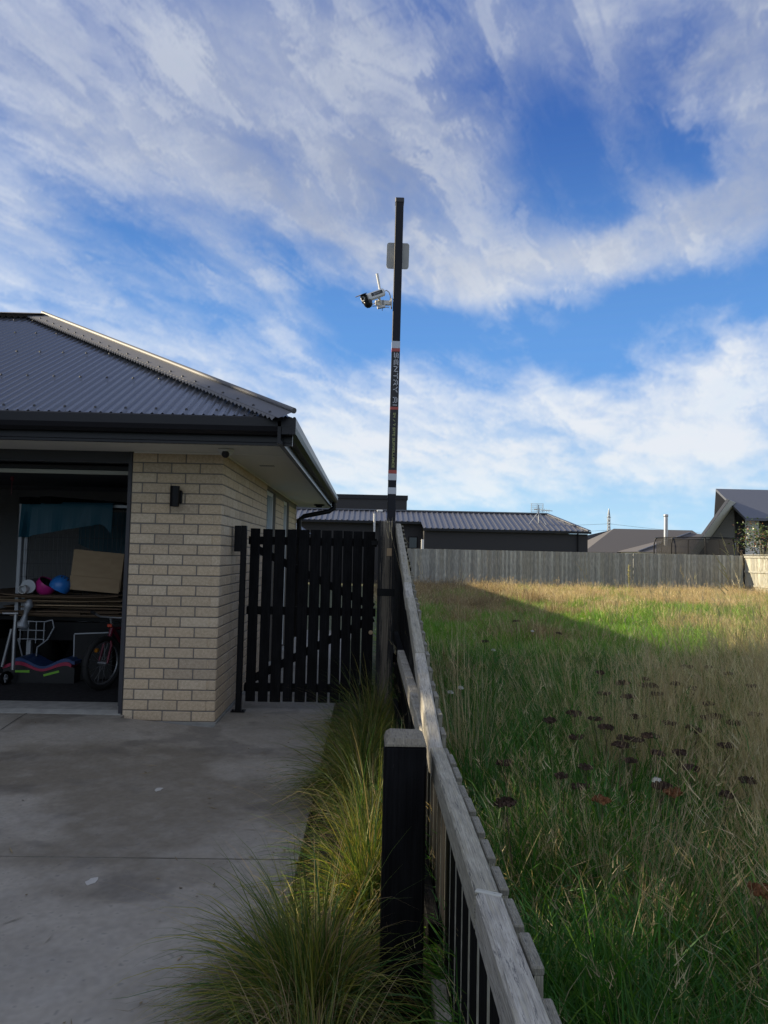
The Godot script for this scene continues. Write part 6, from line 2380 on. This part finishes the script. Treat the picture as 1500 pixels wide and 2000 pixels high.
	var band := func(called: String, lo: float, hi: float, zf: float, mat: Material, u0: float, u1: float) -> void:
		var b := MB.new()
		var n := 22
		for i in n:
			var a := lerpf(u0, u1, float(i) / n)
			var e := lerpf(u0, u1, float(i + 1) / n)
			var xa2 := (a - 0.5) * 0.70
			var xe := (e - 0.5) * 0.70
			var ya: float = wave.call(a)
			var yb: float = wave.call(e)
			b.hexa([Vector3(xa2, ya * lo, -0.25), Vector3(xe, yb * lo, -0.25), Vector3(xe, yb * lo, zf), Vector3(xa2, ya * lo, zf), Vector3(xa2, ya * hi, -0.25), Vector3(xe, yb * hi, -0.25), Vector3(xe, yb * hi, zf), Vector3(xa2, ya * hi, zf)])
		part(called, b, mat, sl)
	band.call("hull", 0.0, 0.97, 0.06, M.black_plastic, 0.0, 1.0)
	band.call("pink_rim", 0.975, 1.17, 0.075, plain(0.30, 0.016, 0.055, 0.4), 0.0, 0.96)
	band.call("blue_rim", 1.175, 1.36, 0.065, plain(0.02, 0.05, 0.14, 0.4), 0.12, 1.0)
	for k in 2:
		var b := MB.new()
		b.bar(Vector3([-0.23, 0.05][k], [0.112, 0.075][k], 0.063), Vector3([-0.09, 0.20][k], [0.112, 0.118][k], 0.063), 0.006, 0.022)
		part("lime_stripe", b, plain(0.16, 0.40, 0.03, 0.4), sl)
	# wire rack with white lump
	var w0: Vector3 = G.call(62, 1240, -7.35)
	var wr := thing("wire_rack", "bent chrome wire rack with pale fitting standing before the trailer", "rack", Vector3(w0.x, F, -7.42))
	var ww := MB.new()
	for k in 3:
		ww.tube([Vector3(-0.17, 0.40 + 0.09 * k, 0), Vector3(0.10, 0.40 + 0.09 * k, 0)], 0.006, 6)
	for k in 4:
		ww.tube([Vector3(-0.15 + 0.08 * k, 0.36, 0), Vector3(-0.15 + 0.08 * k, 0.58, 0)], 0.006, 6)
	ww.tube([Vector3(0.10, 0.58, 0), Vector3(0.17, 0.60, 0), Vector3(0.19, 0.52, 0), Vector3(0.13, 0.40, 0), Vector3(0.03, 0.32, 0), Vector3(0.0, 0.0, -0.02)], 0.008, 6)
	ww.tube([Vector3(-0.17, 0.40, 0), Vector3(-0.10, 0.0, -0.1)], 0.008, 6)
	part("wires", ww, M.galv, wr)
	var lm := MB.new()
	lm.lathe([Vector2(0.0, 0.0), Vector2(0.06, 0.015), Vector2(0.07, 0.05), Vector2(0.035, 0.09), Vector2(0.02, 0.16), Vector2(0.03, 0.22), Vector2(0.05, 0.26), Vector2(0.02, 0.31), Vector2(0.0, 0.32)], 16, Transform3D(Basis(Vector3.BACK, -0.25), Vector3(-0.14, 0.50, 0.01)))
	part("fitting", lm, M.galv, wr)
	# framed board leaning behind the bicycle
	var f0: Vector3 = G.call(152, 1335, -7.3)
	var fbd := thing("leaning_panel", "thin dark panel with silver top edge leaning by bicycle", "panel", Vector3(f0.x + 0.12, F, -7.38))
	fbd.rotation = Vector3(-0.06, 0.25, 0.03)
	var pb := MB.new()
	pb.cbox(Vector3(0, 0.24, 0), Vector3(0.36, 0.46, 0.015), 0.002)
	part("sheet", pb, M.rubber, fbd)
	var pe := MB.new()
	pe.cbox(Vector3(0, 0.476, 0), Vector3(0.37, 0.012, 0.022), 0.002)
	pe.cbox(Vector3(-0.186, 0.24, 0), Vector3(0.010, 0.46, 0.022), 0.002)
	part("edge_trim", pe, M.galv, fbd)
	build_bicycle(F)
	# release cord of the garage door
	var q0: Vector3 = G.call(25, 905, -7.2)
	var rc := thing("release_cord", "red release cord hanging under the raised garage door", "cord", q0)
	var cd := MB.new()
	cd.tube([Vector3(0, 0.0, 0), Vector3(0.005, -0.10, 0), Vector3(0.0, -0.32, 0)], 0.004, 6)
	part("cord", cd, M.red_paint, rc)
	var hn := MB.new()
	hn.cbox(Vector3(0.003, -0.15, 0), Vector3(0.035, 0.05, 0.02), 0.006)
	part("pull_handle", hn, M.red_paint, rc)

func build_bicycle(F: float) -> void:
	var c: Vector3 = on_z(201, 1296, -6.88)
	var bk := thing("child_bicycle", "small crimson bicycle with black tyres just inside the garage", "bicycle", Vector3(c.x, F, -6.88))
	var R := 0.255
	var dir := Vector3(0.27, 0, -1.0).normalized()
	var fdir := Vector3(0.36, 0, -0.93).normalized()
	var axle_f := Vector3(0, R, 0)
	var axle_r := dir * 0.78 + Vector3(0, R, 0)
	for k in 2:
		var o := [axle_f, axle_r][k] as Vector3
		var d := [fdir, dir][k] as Vector3
		var n := d.cross(Vector3.UP).normalized()
		var ty := MB.new()
		ty.ring(o, n, R - 0.027, 0.027, 40, 10)
		var wh := part("wheel", ty, M.rubber, bk)
		var rim := MB.new()
		rim.ring(o, n, R - 0.058, 0.010, 36, 6)
		part("rim", rim, M.steel, wh)
		var sp := MB.new()
		for q in 20:
			var an := TAU * q / 20.0
			var e := o + (d * cos(an) + Vector3.UP * sin(an)) * (R - 0.06)
			sp.tube([o + n * (0.025 if q % 2 else -0.025), e], 0.0014, 3, false)
		part("spokes", sp, M.steel, wh)
		var hub := MB.new()
		hub.tube([o - n * 0.05, o + n * 0.05], 0.018, 10)
		part("hub", hub, M.steel, wh)
	var n2 := dir.cross(Vector3.UP).normalized()
	var crown := dir * 0.09 + Vector3(0, 0.50, 0)
	var head := dir * 0.12 + Vector3(0, 0.58, 0)
	var seat := dir * 0.52 + Vector3(0, 0.55, 0)
	var crank := dir * 0.45 + Vector3(0, 0.24, 0)
	var nf := fdir.cross(Vector3.UP).normalized()
	var fk := MB.new()
	for s in [-1, 1]:
		fk.tube([axle_f + nf * 0.05 * s, dir * 0.06 + Vector3(0, 0.42, 0) + nf * 0.045 * s, crown], 0.012, 8)
	part("fork", fk, M.red_paint, bk)
	var fr := MB.new()
	fr.tube([crown, head], 0.02, 10)
	fr.tube([head, crank], 0.018, 10)
	fr.tube([crown.lerp(head, 0.8), seat], 0.016, 10)
	fr.tube([seat + Vector3(0, 0.05, 0), crank], 0.016, 10)
	for s in [-1, 1]:
		fr.tube([crank + n2 * 0.03 * s, axle_r + n2 * 0.05 * s], 0.009, 8)
		fr.tube([seat + n2 * 0.02 * s, axle_r + n2 * 0.05 * s], 0.009, 8)
	part("frame", fr, M.red_paint, bk)
	var st := MB.new()
	st.tube([head, head + Vector3(0, 0.09, 0) - dir * 0.03], 0.013, 8)
	var hc := head + Vector3(0, 0.10, 0) - dir * 0.03
	st.tube([hc - nf * 0.27 + Vector3(0, 0.03, 0) + fdir * 0.06, hc - nf * 0.12, hc + nf * 0.12, hc + nf * 0.27 + Vector3(0, 0.03, 0) + fdir * 0.06], 0.011, 8)
	part("handlebar", st, M.steel, bk)
	for s in [-1, 1]:
		var gp := MB.new()
		gp.tube([hc + nf * 0.21 * s + Vector3(0, 0.018, 0) + fdir * 0.035, hc + nf * 0.29 * s + Vector3(0, 0.034, 0) + fdir * 0.066], 0.017, 8)
		part("grip", gp, M.rubber, bk)
	var sd := MB.new()
	sd.tube([seat + Vector3(0, 0.05, 0), seat + Vector3(0, 0.13, 0)], 0.012, 8)
	sd.cbox(seat + Vector3(0, 0.155, 0), Vector3(0.12, 0.045, 0.22), 0.015)
	part("saddle", sd, M.black_plastic, bk)
	var orange := plain(0.55, 0.20, 0.015, 0.25)
	var rf := MB.new()
	rf.cbox(axle_f + fdir * -0.09 + Vector3(0, 0.13, 0), Vector3(0.03, 0.035, 0.06), 0.006)
	part("reflector", rf, orange, bk)
	var rf2 := MB.new()
	rf2.cbox(head + Vector3(0, 0.02, 0) - dir * 0.04, Vector3(0.045, 0.03, 0.015), 0.005)
	part("reflector", rf2, plain(0.5, 0.05, 0.02, 0.25), bk)
	var pd := MB.new()
	pd.bar(crank + n2 * 0.06, crank + n2 * 0.06 + Vector3(0, -0.11, 0) - dir * 0.06, 0.015, 0.012)
	pd.cbox(crank + n2 * 0.11 + Vector3(0, -0.11, 0) - dir * 0.06, Vector3(0.08, 0.02, 0.06), 0.004)
	part("crank", pd, M.black_plastic, bk)
